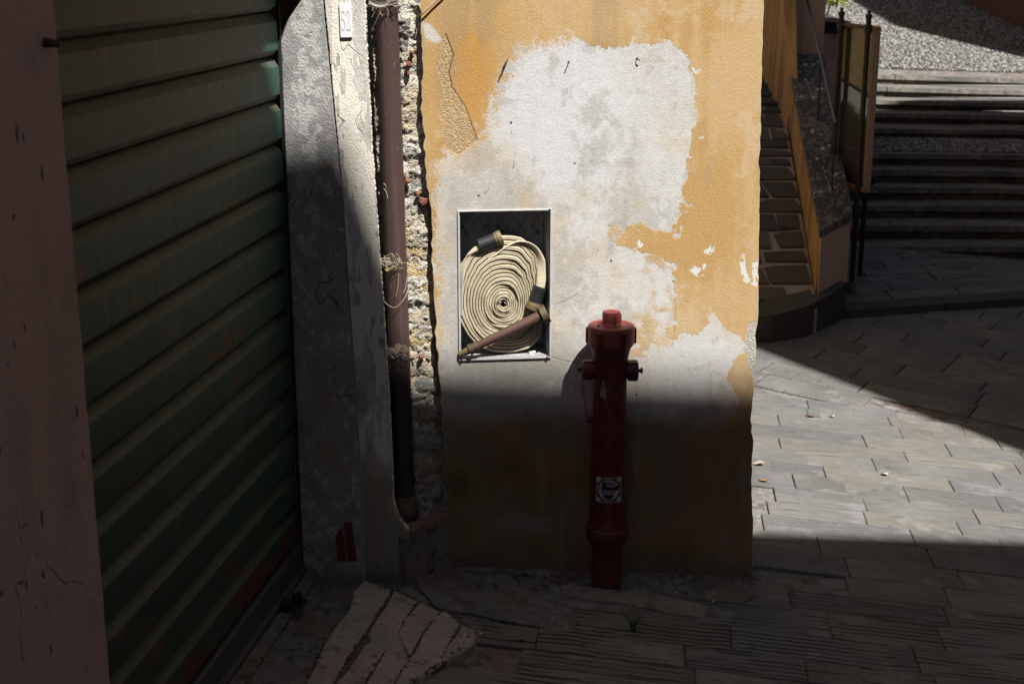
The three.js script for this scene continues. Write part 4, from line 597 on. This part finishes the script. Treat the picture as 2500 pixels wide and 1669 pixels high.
  // chain from the left outlet to the eyelet
  const pts = [[-64, 845], [-63, 872], [-60, 900], [-56, 925], [-52, 950], [-47, 966], [-42, 964]].map(([x, y]) => new THREE.Vector3(x * k, hy(y), 0.012)), cv = new THREE.CatmullRomCurve3(pts), L = cv.getLength(), n = 17;
  const chain = part('chain', new THREE.TorusGeometry(0.004, 0.0012, 6, 12).translate(pts[0].x, pts[0].y, pts[0].z), M.iron, o);
  const link = new THREE.TorusGeometry(0.0048, 0.0013, 6, 14).scale(1, 1.7, 1);
  for (let i = 0; i < n; i++) { const t = (i + 0.5) / n, p = cv.getPoint(t), tg = cv.getTangent(t), l = part('link', link, M.iron, chain); l.position.copy(p); l.quaternion.setFromUnitVectors(new THREE.Vector3(0, 1, 0), tg); l.rotateY(i % 2 ? Math.PI / 2 : 0); }
  // sticker
  const cvs = document.createElement('canvas'); cvs.width = 256; cvs.height = 256; const x = cvs.getContext('2d');
  x.fillStyle = '#d9d6d4'; x.fillRect(0, 0, 256, 256); x.fillStyle = '#5d5a14'; x.fillRect(12, 12, 232, 232);
  x.strokeStyle = '#1c1b08'; x.lineWidth = 4; for (let i = 0; i < 60; i++) { const a = i / 60 * 2 * Math.PI; x.beginPath(); x.moveTo(128 + 104 * Math.cos(a), 128 + 104 * Math.sin(a)); x.lineTo(128 + 150 * Math.cos(a), 128 + 150 * Math.sin(a)); x.stroke(); }
  x.fillStyle = '#dcd9d6'; for (const [a, b] of [[26, 26], [230, 26], [26, 230], [230, 230]]) { x.beginPath(); x.arc(a, b, 24, 0, 7); x.fill(); }
  x.strokeStyle = '#8a851e'; x.lineWidth = 10; x.beginPath(); x.arc(128, 128, 106, 0, 7); x.stroke(); x.fillStyle = '#cfcdd6'; x.beginPath(); x.arc(128, 128, 102, 0, 7); x.fill();
  x.fillStyle = '#23222a'; x.beginPath(); x.moveTo(60, 80); x.lineTo(190, 82); x.lineTo(188, 160); x.quadraticCurveTo(160, 225, 124, 228); x.quadraticCurveTo(76, 210, 60, 160); x.fill();
  x.fillStyle = '#2a2930'; x.beginPath(); x.moveTo(58, 82); x.lineTo(62, 52); x.lineTo(104, 36); x.lineTo(190, 44); x.lineTo(188, 84); x.fill(); x.fillStyle = '#b9b7bd'; x.fillRect(102, 42, 84, 34); x.strokeStyle = '#18181c'; x.lineWidth = 5; for (let i = 0; i < 7; i++) { x.beginPath(); x.moveTo(108 + i * 11, 48); x.lineTo(113 + i * 11, 70); x.lineTo(117 + i * 10, 48); x.stroke(); }
  x.fillStyle = '#b9b7bd'; x.beginPath(); x.ellipse(146, 88, 44, 8, 0, 0, 7); x.fill(); x.fillStyle = '#0d0d10'; x.beginPath(); x.roundRect(186, 86, 44, 46, 10); x.fill();
  x.strokeStyle = '#23222a'; x.lineWidth = 6; x.beginPath(); x.ellipse(52, 130, 14, 24, 0, 0, 7); x.stroke();
  x.fillStyle = '#c9c6cb'; x.font = 'bold 64px sans-serif'; x.textAlign = 'center'; x.fillText('(OIO)', 124, 176, 118);
  const ct = new THREE.CanvasTexture(cvs); ct.colorSpace = THREE.SRGBColorSpace;
  const sr = rad(41.2, 1108), sa = 1.5, st = new THREE.CylinderGeometry(rad(41.0, 1080), rad(42.3, 1137), hy(1081) - hy(1137), 20, 1, true, -sa / 2, sa).translate(0, (hy(1081) + hy(1137)) / 2, 0);
  part('sticker', st, new THREE.MeshStandardMaterial({ map: ct, color: lin(0.62, 0.62, 0.66), roughness: 0.6, side: THREE.DoubleSide }), o, 'square sticker with a round portrait in a cap');
  o.rotation.y = -0.03;
}

// ------------------------------------------------------------------ far right: kerb, stepped path, parapet, board, stairs
const V3 = (a) => [a[0], a[1], -a[2]];
function loft(rows) { // rows of equal length of [x, y, depth]
  const P = [], I = [], T = [], n = rows[0].length; rows.forEach((row, j) => row.forEach((p) => { P.push(...V3(p)); T.push(p[0] + (p[2]) * 0.2, p[2] * 1.0 + p[1]); }));
  for (let j = 0; j + 1 < rows.length; j++) for (let i = 0; i + 1 < n; i++) { const a = j * n + i; I.push(a, a + 1, a + n + 1, a, a + n + 1, a + n); }
  const g = new THREE.BufferGeometry(); g.setAttribute('position', new THREE.Float32BufferAttribute(P, 3)); g.setAttribute('uv', new THREE.Float32BufferAttribute(T, 2)); g.setIndex(I); g.computeVertexNormals(); return toCreasedNormals(g, 0.5);
}
function hexa(b, t) { // closed block from bottom quad and top quad, each [x, y, depth] counter-clockwise seen from above
  const P = [], T = [], I = [], f = (q) => { const k = P.length / 3, A = q[0], B = q[1], D = q[3], lu = Math.hypot(B[0] - A[0], B[1] - A[1], B[2] - A[2]), lv = Math.hypot(D[0] - A[0], D[1] - A[1], D[2] - A[2]); q.forEach((p) => P.push(...V3(p))); T.push(A[0], A[1] + A[2], A[0] + lu, A[1] + A[2], A[0] + lu, A[1] + A[2] + lv, A[0], A[1] + A[2] + lv); I.push(k, k + 1, k + 2, k, k + 2, k + 3); };
  f(t); f([b[3], b[2], b[1], b[0]]); for (let i = 0; i < 4; i++) { const j = (i + 1) % 4; f([b[i], b[j], t[j], t[i]]); }
  const g = new THREE.BufferGeometry(); g.setAttribute('position', new THREE.Float32BufferAttribute(P, 3)); g.setAttribute('uv', new THREE.Float32BufferAttribute(T, 2)); g.setIndex(I); g.computeVertexNormals(); return g;
}
const pathTop = (d) => 0.02 + 0.285 * (d - 9.9);
{
  const path = struct('path'), r = rng(77);
  const xl = (d) => 0.9, xr2 = (d) => 2.19 + (d - 10) * 0.105;
  part('bed', hexa([[xl(), -0.4, 9.75], [2.16, -0.4, 9.75], [xr2(15.2), -0.4, 15.2], [xl(), -0.4, 15.2]], [[xl(), pathTop(9.85) - 0.03, 9.75], [2.16, pathTop(9.85) - 0.03, 9.75], [xr2(15.2), pathTop(15.2) - 0.012, 15.2], [xl(), pathTop(15.2) - 0.012, 15.2]]), mat([0.36, 0.32, 0.28], 1, { bumpMap: rubbleTex.bumpMap, bumpScale: 0.012 }), path);
  const mats = [[0.075, 0.07, 0.062], [0.10, 0.09, 0.078], [0.06, 0.058, 0.056]].map((c) => mat(c, 0.95, { bumpMap: cementTex.bumpMap, bumpScale: 0.015 }));
  let d = 9.86; while (d < 15) {
    const h = 0.17 + r() * 0.16; let x = 1.15 + r() * 0.2; const end = xr2(d);
    while (x < end - 0.05) { const l = Math.min(end - x, 0.25 + r() * 0.45), gq = 0.006 + r() * 0.010, q = (a, b, e) => [a + (r() - 0.5) * 0.06, pathTop(b) + e + (r() - 0.5) * 0.02, b + (r() - 0.5) * 0.035]; const t = [q(x + gq, d + gq, 0.015), q(x + l - gq, d + gq, 0.015), q(x + l - gq, d + h - gq, 0), q(x + gq, d + h - gq, 0)]; part('path_stone', hexa(t.map((p) => [p[0], p[1] - 0.12, p[2]]), t), mats[Math.floor(r() * 3)], path); x += l; }
    d += h;
  }
  // curved kerb stones at the foot
  const K = [[1.50, 9.30], [1.78, 9.40], [2.06, 9.64], [2.30, 9.98], [2.50, 10.32]], In = [[1.50, 9.62], [1.68, 9.70], [1.90, 9.88], [2.10, 10.14], [2.36, 10.5]];
  for (let i = 0; i < 4; i++) { const q = [K[i], K[i + 1], In[i + 1], In[i]], y = (p) => groundY(p[0]); part('kerb_stone', hexa(q.map((p) => [p[0], y(p) - 0.1, p[1]]), q.map((p, j) => [p[0] + (j === 1 || j === 2 ? -0.004 : 0.004), 0.03 + (p[1] - 9.5) * 0.02, p[1]])), mat([0.06, 0.057, 0.055], 0.95, { bumpMap: cementTex.bumpMap, bumpScale: 0.012 }), path); }
  for (const [a, b] of [[[2.5, 10.28], [3.4, 10.8]], [[3.41, 10.8], [4.6, 11.45]]]) part('kerb_stone', hexa([[a[0], groundY(a[0]) - 0.1, a[1]], [b[0], groundY(b[0]) - 0.1, b[1]], [b[0], groundY(b[0]) - 0.1, b[1] + 0.25], [a[0], groundY(a[0]) - 0.1, a[1] + 0.25]], [[a[0], groundY(a[0]) + 0.06, a[1] + 0.01], [b[0], groundY(b[0]) + 0.06, b[1] + 0.01], [b[0], groundY(b[0]) + 0.06, b[1] + 0.25], [a[0], groundY(a[0]) + 0.06, a[1] + 0.25]]), mat([0.07, 0.066, 0.062], 0.95, { bumpMap: cementTex.bumpMap, bumpScale: 0.012 }), path);
}
{ // the raised pavement in front of the stairs
  const p2 = struct('pavement'), r = rng(15); const row = (x) => 10.28 + 0.255 + (x - 2.5) * 0.557;
  for (let b = 0; b < 9; b++) { let x = 2.35 + r() * 0.2; while (x < 5.6) { const l = 0.45 + r() * 0.35, d0 = Math.max(row(x) + b * 0.28, 0), q = [[x + 0.004, row(x) + b * 0.28 + 0.004], [x + l - 0.004, row(x + l) + b * 0.28 + 0.004], [x + l - 0.004, row(x + l) + b * 0.28 + 0.276], [x + 0.004, row(x) + b * 0.28 + 0.276]]; if (q[0][1] < 13.6) part('paving_stone', paveStone(q, 0.05, r, 0.005, 0.058 + (r() - 0.5) * 0.006, 0.3), M.pave[Math.floor(r() * 4)], p2); x += l; } }
}
const parapet = thing('parapet_wall', 'low sloping parapet wall with ochre side and dark lichen coping', 'wall');
{
  const nl = [2.205, 10.0], nr = [2.53, 10.5], fl = [2.60, 13.6], fr = [2.915, 13.6], gy = -0.3;
  const yN = [0.449, 0.48], yF = 1.43;
  part('wall', hexa([[nl[0] - 0.02, gy, nl[1]], [nr[0], gy, nr[1]], [fr[0], gy, fr[1]], [fl[0] - 0.05, gy, fl[1]]], [[nl[0], yN[0], nl[1]], [nr[0], yN[1], nr[1]], [fr[0], yF, fr[1]], [fl[0], yF, fl[1]]]), M.wash, parapet);
  part('end_face', hexa([[nl[0] + 0.004, gy, nl[1] - 0.012], [nr[0] + 0.006, gy, nr[1] - 0.008], [nr[0], gy, nr[1] + 0.002], [nl[0], gy, nl[1] + 0.002]], [[nl[0] + 0.004, yN[0] - 0.001, nl[1] - 0.012], [nr[0] + 0.006, yN[1] - 0.001, nr[1] - 0.008], [nr[0], yN[1] - 0.001, nr[1] + 0.002], [nl[0], yN[0] - 0.001, nl[1] + 0.002]]), M.rose, parapet, 'pale rose end face of the parapet');
  const e = 0.012; const cb = [[nl[0] - e, yN[0] + 0.001, nl[1] - 0.03], [nr[0] + e, yN[1] + 0.001, nr[1] - 0.025], [fr[0] + e, yF + 0.001, fr[1]], [fl[0] - e, yF + 0.001, fl[1]]];
  part('coping', hexa(cb, cb.map((p) => [p[0], p[1] + 0.06, p[2]])), M.lichen, parapet);
  const H = 3.2; part('pier', hexa([[fl[0] - 0.03, gy, 13.605], [fr[0] + 0.01, gy, 13.605], [fr[0] + 0.01, gy, 14.6], [fl[0] - 0.03, gy, 14.6]], [[fl[0] - 0.03, H, 13.605], [fr[0] + 0.01, H, 13.605], [fr[0] + 0.01, H, 14.6], [fl[0] - 0.03, H, 14.6]]), M.rose, parapet, 'tall rose pier at the upper end of the coping');
  part('upper_side', hexa([[2.36, gy, 13.0], [fl[0] - 0.01, gy, 12.9], [fl[0] - 0.034, gy, 13.604], [2.40, gy, 14.4]], [[2.52, 1.25, 13.0], [fl[0] - 0.035, 1.22, 12.9], [fl[0] - 0.034, H, 13.604], [2.50, H, 14.4]]), M.wash, parapet);
}
{
  const o = thing('stair_cheek_wall', 'rose cheek wall with a dark stone cap left of the notice board', 'wall');
  const A = (px, py, d) => atDepth(px, py, d), d = 14.62, tl = A(1884, 76, d), tr = A(1946, 78, d);
  part('wall', hexa([[tl[0], -0.4, d], [tr[0], -0.4, d], [tr[0] + 0.1, -0.4, d + 1.6], [tl[0], -0.4, d + 1.6]], [[tl[0], tl[1], d], [tr[0], tl[1], d], [tr[0] + 0.1, tl[1], d + 1.6], [tl[0], tl[1], d + 1.6]]), M.rose, o);
  const cp = [[tl[0] - 0.01, tl[1] + 0.001, d - 0.03], [tr[0] + 0.02, tl[1] + 0.001, d - 0.03], [tr[0] + 0.12, tl[1] + 0.001, d + 1.62], [tl[0] - 0.01, tl[1] + 0.001, d + 1.62]]; part('cap', hexa(cp, cp.map((p) => [p[0], p[1] + 0.11, p[2]])), mat([0.025, 0.025, 0.028], 0.9), o);
}
{
  const o = thing('handrail', 'thin blue grey handrail pipe rising above the lichen coping', 'handrail'), m = mat([0.06, 0.075, 0.14], 0.45), top = V3(atDepth(1918, 284, 10.72)), far = V3(atDepth(1850, -12, 13.55));
  part('rail', tube([top, top.map((v, i) => lerp(v, far[i], 0.5)), far], 0.0125, 20, 10), m, o);
  part('post', rod([top[0], top[1] - 0.005, top[2]], [top[0] - 0.002, top[1] - 0.60, top[2]], 0.0075, 0.0075, 10), M.iron, o);
  const t = 0.44, p2 = top.map((v, i) => lerp(v, far[i], t)); part('post', rod(p2, [p2[0], p2[1] - 0.58, p2[2]], 0.0075, 0.0075, 10), M.iron, o);
  part('foot', new THREE.CylinderGeometry(0.018, 0.02, 0.012, 12).translate(top[0] - 0.002, top[1] - 0.575, top[2]), mat([0.5, 0.5, 0.48], 0.7), o);
}
{
  const o = thing('notice_board', 'glazed notice board on two dark posts seen almost edge on', 'notice board'), A = [2.735, 10.86], B = [2.625, 11.46], yb = 0.63, yt = 1.88;
  const fr = frame(A[0], A[1], B[0] - A[0], B[1] - A[1]), L = Math.hypot(B[0] - A[0], B[1] - A[1]);
  const inner = new THREE.Group(); const put = (n, g, m, p = o) => { const q = part(n, g, m, p); if (p === o) fr.put(q); return q; };
  const wood = mat([0.40, 0.23, 0.08], 0.7), pale = mat([0.30, 0.235, 0.20], 0.7);
  put('frame', [box(0.035, yt - yb - 0.03, 0.05, 0.0175, (yt + yb) / 2, 0), box(0.035, yt - yb - 0.03, 0.05, L - 0.0175, (yt + yb) / 2, 0)], pale);
  put('top_rail', box(L, 0.03, 0.056, L / 2, yt - 0.015, 0, 0.004), wood); put('bottom_rail', box(L, 0.03, 0.056, L / 2, yb + 0.015, 0, 0.004), wood);
  put('back_panel', box(L - 0.07, yt - yb - 0.06, 0.02, L / 2, (yt + yb) / 2, 0.008), mat([0.06, 0.055, 0.045], 0.8));
  put('glass', box(L - 0.072, yt - yb - 0.062, 0.004, L / 2, (yt + yb) / 2, -0.018), new THREE.MeshPhysicalMaterial({ color: lin(0.85, 0.9, 0.88), roughness: 0.05, transmission: 1, thickness: 0, ior: 1.2 }));
  for (const [u, low] of [[0.05, groundY(2.7) - 0.02], [L - 0.05, 0.6]]) { const ps = put('post', new THREE.CylinderGeometry(0.02, 0.02, 1.93 - low, 16).translate(u, (1.93 + low) / 2, -0.055), M.iron); part('finial', [new THREE.SphereGeometry(0.026, 16, 12).translate(u, 1.95, -0.055), new THREE.SphereGeometry(0.014, 12, 8).translate(u, 1.985, -0.055), new THREE.CylinderGeometry(0.03, 0.03, 0.06, 16).translate(u, 1.86, -0.055)], M.iron, ps); }
  put('crossbar', [new THREE.CylinderGeometry(0.011, 0.011, L - 0.1, 10).rotateZ(Math.PI / 2).translate(L / 2, 1.87, -0.055), new THREE.CylinderGeometry(0.011, 0.011, L - 0.1, 10).rotateZ(Math.PI / 2).translate(L / 2, 0.56, -0.055), new THREE.CylinderGeometry(0.03, 0.034, 0.07, 16).translate(0.05, 0.5, -0.055)], M.iron);
  put('post_foot', [new THREE.CylinderGeometry(0.032, 0.036, 0.12, 16).translate(0.05, groundY(2.7) + 0.10, -0.055), new THREE.CylinderGeometry(0.042, 0.045, 0.02, 16).translate(0.05, groundY(2.7) + 0.055, -0.055)], mat([0.09, 0.09, 0.11], 0.4));
  const q = V3(atDepth(1993, 412, 11.6)); single('spotlight', [new THREE.SphereGeometry(0.06, 20, 14).translate(...q), new THREE.CylinderGeometry(0.02, 0.02, 1.2, 10).translate(q[0] - 0.02, q[1] - 0.6, q[2])], M.black, 'small round black light on a stem behind the notice board', 'spotlight');
}
// stairs
const stairs = thing('staircase', 'broad stone staircase in shade climbing at the right of the picture', 'staircase');
const NOSE = [[13.0, -0.23], [13.33, -0.10], [13.70, 0.03], [14.0, 0.16], [14.27, 0.29], [14.58, 0.42], [15.8, 0.535], [16.3, 0.65], [16.66, 0.765], [17.06, 0.88], [17.42, 0.995]];
const stairX0 = 2.9, stairX1 = 8;
{
  const r = rng(91);
  NOSE.forEach(([d, h], i) => {
    const nd = i + 1 < NOSE.length ? NOSE[i + 1][0] + 0.06 : d + 0.42, tilt = lerp(0.004, -0.03, i / 10), lo = i ? NOSE[i - 1][1] - 0.02 : -0.7; let x = stairX0 - 0.25 + r() * 0.2;
    while (x < stairX1) {
      const l = Math.min(0.6 + r() * 0.9, stairX1 - x + 0.01), y = (q) => h + tilt * (q - 3.9), dz = (r() - 0.5) * 0.03, dy = (r() - 0.5) * 0.012;
      const g = [hexa([[x + 0.002, y(x) - 0.05, d - 0.02 + dz], [x + l - 0.002, y(x + l) - 0.05, d - 0.02 + dz], [x + l - 0.002, y(x + l) - 0.05, nd], [x + 0.002, y(x) - 0.05, nd]], [[x + 0.004, y(x) + dy, d - 0.008 + dz], [x + l - 0.004, y(x + l) + dy, d - 0.008 + dz], [x + l - 0.002, y(x + l) + dy + 0.003, nd], [x + 0.002, y(x) + dy + 0.003, nd]])];
      const q = part('step', g, M.step, stairs); part('riser', hexa([[x, lo, d + 0.012], [x + l, lo, d + 0.012], [x + l, lo, nd], [x, lo, nd]], [[x, y(x) - 0.051, d + 0.012], [x + l, y(x + l) - 0.051, d + 0.012], [x + l, y(x + l) - 0.051, nd], [x, y(x) - 0.051, nd]]), M.riser, q);
      x += l;
    }
  });
}
// cobbled slope above the stairs and the cobbled landing
{
  const slope = (x, d) => 0.985 + 0.15 * (d - 17.45) - 0.03 * (x - 3.9), o = struct('cobbled_slope', loft([17.5, 20, 24, 32].map((d) => [2.8, 5, 7, 10].map((x) => [x, slope(x, d) - 0.012, d]))), M.cement);
  const r = rng(17), geo = new THREE.IcosahedronGeometry(1, 1), spots = [];
  for (let d = 17.86; d < 23.2; d += 0.042) for (let x = 3.2; x < 0.365 * d + 0.6; x += 0.046) { const X = x + (r() - 0.5) * 0.02, D = d + (r() - 0.5) * 0.02; spots.push([X, slope(X, D), D]); }
  for (let d = 14.72; d < 15.84; d += 0.045) for (let x = 3.0; x < 0.365 * d + 0.5; x += 0.048) { const X = x + (r() - 0.5) * 0.02, D = d + (r() - 0.5) * 0.02; spots.push([X, 0.424 + lerp(0.004, -0.03, 0.5) * (X - 3.9), D]); }
  const im = new THREE.InstancedMesh(geo, mat([1, 1, 1], 0.85), spots.length), m = new THREE.Matrix4(), q = new THREE.Quaternion(), c = new THREE.Color();
  spots.forEach(([x, y, d], i) => { q.setFromEuler(new THREE.Euler((r() - 0.5) * 0.5, r() * 6, (r() - 0.5) * 0.5)); m.compose(new THREE.Vector3(x, y, -d), q, new THREE.Vector3(0.016 + r() * 0.012, 0.014 + r() * 0.008, 0.014 + r() * 0.009)); im.setMatrixAt(i, m); const k = 0.07 + 0.24 * Math.pow(r(), 1.5); im.setColorAt(i, c.setRGB(k, k * 0.97, k * 0.92)); });
  im.name = 'cobbles'; im.userData.kind = 'stuff'; im.userData.label = 'small grey and white pebbles set in the slope and landing'; shade(im); scene.add(im);
}
{ // wall at the far corner, and a shrub
  const o = thing('far_house', 'dark reddish house wall at the far top right corner', 'house'); const a = [7.25, 20.4], b = [7.0, 22.3];
  part('wall', prism([[a[0], a[1]], [12, 20.0], [12, 24], [b[0], b[1] + 1.7], [b[0], b[1]]], 0.8, 7), mat([0.12, 0.06, 0.045], 0.9), o); part('downpipe', rod([7.2, 1.3, -20.33], [7.2, 7, -20.33], 0.05, 0.05, 12), M.iron, o);
  const s = thing('shrub', 'bright yellow green shrub hanging over the cheek wall cap', 'shrub'), r = rng(55), c = V3(atDepth(1912, -14, 16.4)), gs = [];
  for (let i = 0; i < 260; i++) { const g = new THREE.CircleGeometry(0.018 + r() * 0.014, 6); g.scale(1, 0.55, 1); g.rotateX((r() - 0.5) * 2.4).rotateY(r() * 6).rotateZ((r() - 0.5) * 2); const a2 = r() * 6.28, q = Math.sqrt(r()); g.translate(c[0] + 0.17 * q * Math.cos(a2), c[1] + 0.09 * (r() - 0.5) * 2 - 0.04 * q, c[2] + 0.14 * q * Math.sin(a2)); gs.push(g); }
  part('foliage', gs, mat([0.20, 0.26, 0.03], 0.7, { side: THREE.DoubleSide }), s); part('stem', [tube([[c[0] - 0.1, c[1] - 0.5, c[2] - 0.1], [c[0] - 0.05, c[1] - 0.2, c[2]], c], 0.01, 10, 6)], mat([0.1, 0.08, 0.04], 0.9), s);
}
{ // the house that closes the stepped path
  const o = thing('house', 'ochre house closing the top of the narrow stepped path behind the parapet', 'house');
  part('wall', prism([[-2, 15.1], [2.42, 15.1], [2.55, 17], [2.55, 22], [-2, 22]], -0.5, 8), M.wash, o);
  part('door', box(0.9, 2.0, 0.06, 1.6, pathTop(15.0) + 1.0, -15.09, 0.01), mat([0.06, 0.04, 0.03], 0.7), o);
}
// houses across the street, out of the picture, that shade it
{
  const wallM = mat([0.26, 0.24, 0.23], 0.95), roofM = mat([0.2, 0.1, 0.07], 0.95);
  const block = (label, plan, h = 12) => { const o = thing('house', label, 'house'); part('wall', prism(plan, -2, h - 0.12), wallM, o); const cx = plan.reduce((s, p) => s + p[0], 0) / plan.length, cy = plan.reduce((s, p) => s + p[1], 0) / plan.length; part('roof', prism(plan, h - 0.12, h), roofM, o); };
  block('tall house across the street whose roof shades the pavement', [[1.75, -12], [1.75, 0.09], [2.79, 0.09], [3.22, -0.205], [5.14, -0.085], [6.42, 0.0], [9, 0.17], [9, -12]]);
  block('house at the bend of the street that shades the stairs', [[7.6, 0.35], [6.86, 1.34], [5.68, 3.17], [4.9, 4.35], [4.9, 9.6], [6.3, 10.2], [7.84, 10.86], [8.57, 11.2], [9.7, 11.35], [14, 11.9], [14, 0.45]]);
  block('house above the stairs that shades part of the cobbled slope', [[8.6, 24], [8.63, 17.05], [8.92, 15.17], [10.26, 13.67], [14, 13.2], [14, 24]]);
}
// ------------------------------------------------------------------ small things on the ground
{
  const G = (px, py, lift = 0) => V3(onGround(px, py, lift));
  { const o = thing('grass_tuft', 'small green grass tuft growing from a joint right of the hydrant foot', 'grass'), r = rng(19), c = G(1452, 1447), gs = []; for (let i = 0; i < 26; i++) { const a = r() * 6.28, l = 0.03 + r() * 0.055, sp = 0.4 + r() * 0.5; gs.push(tube([[c[0] + 0.01 * Math.cos(a), c[1], c[2] + 0.01 * Math.sin(a)], [c[0] + 0.3 * l * sp * Math.cos(a), c[1] + l * 0.6, c[2] + 0.3 * l * sp * Math.sin(a)], [c[0] + l * sp * Math.cos(a), c[1] + l, c[2] + l * sp * Math.sin(a)]], 0.0011, 6, 4)); } part('blades', gs, mat([0.07, 0.12, 0.03], 0.8), o); }
  const butt = (px, py, turn, label) => { const o = thing('cigarette_butt', label, 'cigarette butt'), p = G(px, py, 0.006); o.position.set(...p); o.rotation.y = turn; part('filter', rod([0, 0.004, 0], [0.02, 0.004, 0], 0.004, 0.004, 10), mat([0.42, 0.2, 0.05], 0.9), o); part('paper', rod([-0.008, 0.004, 0], [0, 0.004, 0], 0.0039, 0.0039, 10), mat([0.6, 0.58, 0.54], 0.9), o); };
  butt(1105, 1455, 0.1, 'orange cigarette butt just beside the pale ramp tip'); butt(1638, 1380, 0.9, 'pale cigarette butt on the stones near the right wall corner');
  const leaf = (name, px, py, w, h, c, turn, label) => { const g = new THREE.PlaneGeometry(w, h, 4, 3).rotateX(-Math.PI / 2), p = g.attributes.position; for (let i = 0; i < p.count; i++) { const x = p.getX(i) / w * 2, z = p.getZ(i) / h * 2; p.setY(i, 0.006 * x * x + 0.004 * z); p.setZ(i, p.getZ(i) * (1.1 - 0.8 * x * x)); } g.computeVertexNormals(); const o = single(name, g, mat(c, 0.85, { side: THREE.DoubleSide }), label, name === 'paper_scrap' ? 'paper' : 'leaf'); o.position.set(...G(px, py, 0.008)); o.rotation.y = turn; };
  leaf('dry_leaf', 1752, 1101, 0.05, 0.03, [0.5, 0.24, 0.03], -0.3, 'orange dry leaf on the sunlit pavement beside the wall corner');
  leaf('dry_leaf', 1860, 953, 0.06, 0.035, [0.22, 0.08, 0.04], 0.1, 'reddish brown dry leaf on the sunlit pavement further back');
  leaf('dry_leaf', 1195, 1464, 0.028, 0.02, [0.35, 0.19, 0.12], 0.2, 'pinkish curled leaf on the paving between ramp and hydrant');
  leaf('paper_scrap', 1909, 954, 0.035, 0.025, [0.75, 0.74, 0.72], 0.5, 'white speck of paper on the sunlit pavement beside the reddish leaf');
  leaf('paper_scrap', 2030, 1086, 0.04, 0.035, [0.62, 0.55, 0.47], 0.4, 'pale scrap in a joint in the middle of the sunlit paving');
  leaf('paper_scrap', 1740, 1062, 0.045, 0.06, [0.3, 0.25, 0.22], 1.4, 'pinkish mortar scrap on the pavement against the wall corner');
  const r = rng(66); const gs = []; for (let i = 0; i < 420; i++) { const x = 980 + r() * 760, k = r(), py = 1312 + k * k * 40 + (x - 980) * 0.01, p = G(x, py, 0.004), q = new THREE.IcosahedronGeometry(0.002 + r() * r() * 0.008, 0); q.scale(1, 0.6, 1); q.translate(...p); gs.push(q); }
  for (let i = 0; i < 200; i++) { const x = 600 + r() * 230, p = G(x, 1330 + r() * 180, 0.002), q = new THREE.IcosahedronGeometry(0.002 + r() * r() * 0.007, 0); q.scale(1, 0.6, 1); q.translate(...p); gs.push(q); }
  for (const l of [[[760, 710], [590, 970], [420, 1230], [335, 1377]], [[940, 790], [850, 900], [790, 1010]], [[1115, 860], [960, 1035], [890, 1180], [770, 1370]], [[1245, 955], [1140, 1110], [1105, 1195]], [[700, 1135], [560, 1370]], [[1340, 1010], [1150, 1200], [940, 1330], [800, 1420]], [[480, 720], [420, 880], [270, 1100], [110, 1400]], [[560, 645], [760, 708], [1130, 845], [1345, 1000]]]) for (let i = 0; i + 1 < l.length; i++) { const n = Math.round(Math.hypot(l[i + 1][0] - l[i][0], l[i + 1][1] - l[i][1]) / 7); for (let k = 0; k < n; k++) { const t = r(), x = lerp(l[i][0], l[i + 1][0], t) + (r() + r() - 1) * 22, y = lerp(l[i][1], l[i + 1][1], t) + (r() + r() - 1) * 14, p = G((700 + x / 2.936) * 0.9396, (1200 + y / 2.936) * 0.9396, 0.028), q = new THREE.IcosahedronGeometry(0.002 + r() * r() * 0.008, 0); q.scale(1, 0.55, 1); q.translate(...p); gs.push(q); } }
  const o = part('grit', gs, mat([0.085, 0.07, 0.058], 1), scene); o.userData.kind = 'stuff'; o.userData.label = 'loose grit and crumbs of plaster along the wall foot';
}
renderer.setSize(1024, 683);
renderer.render(scene, camera);
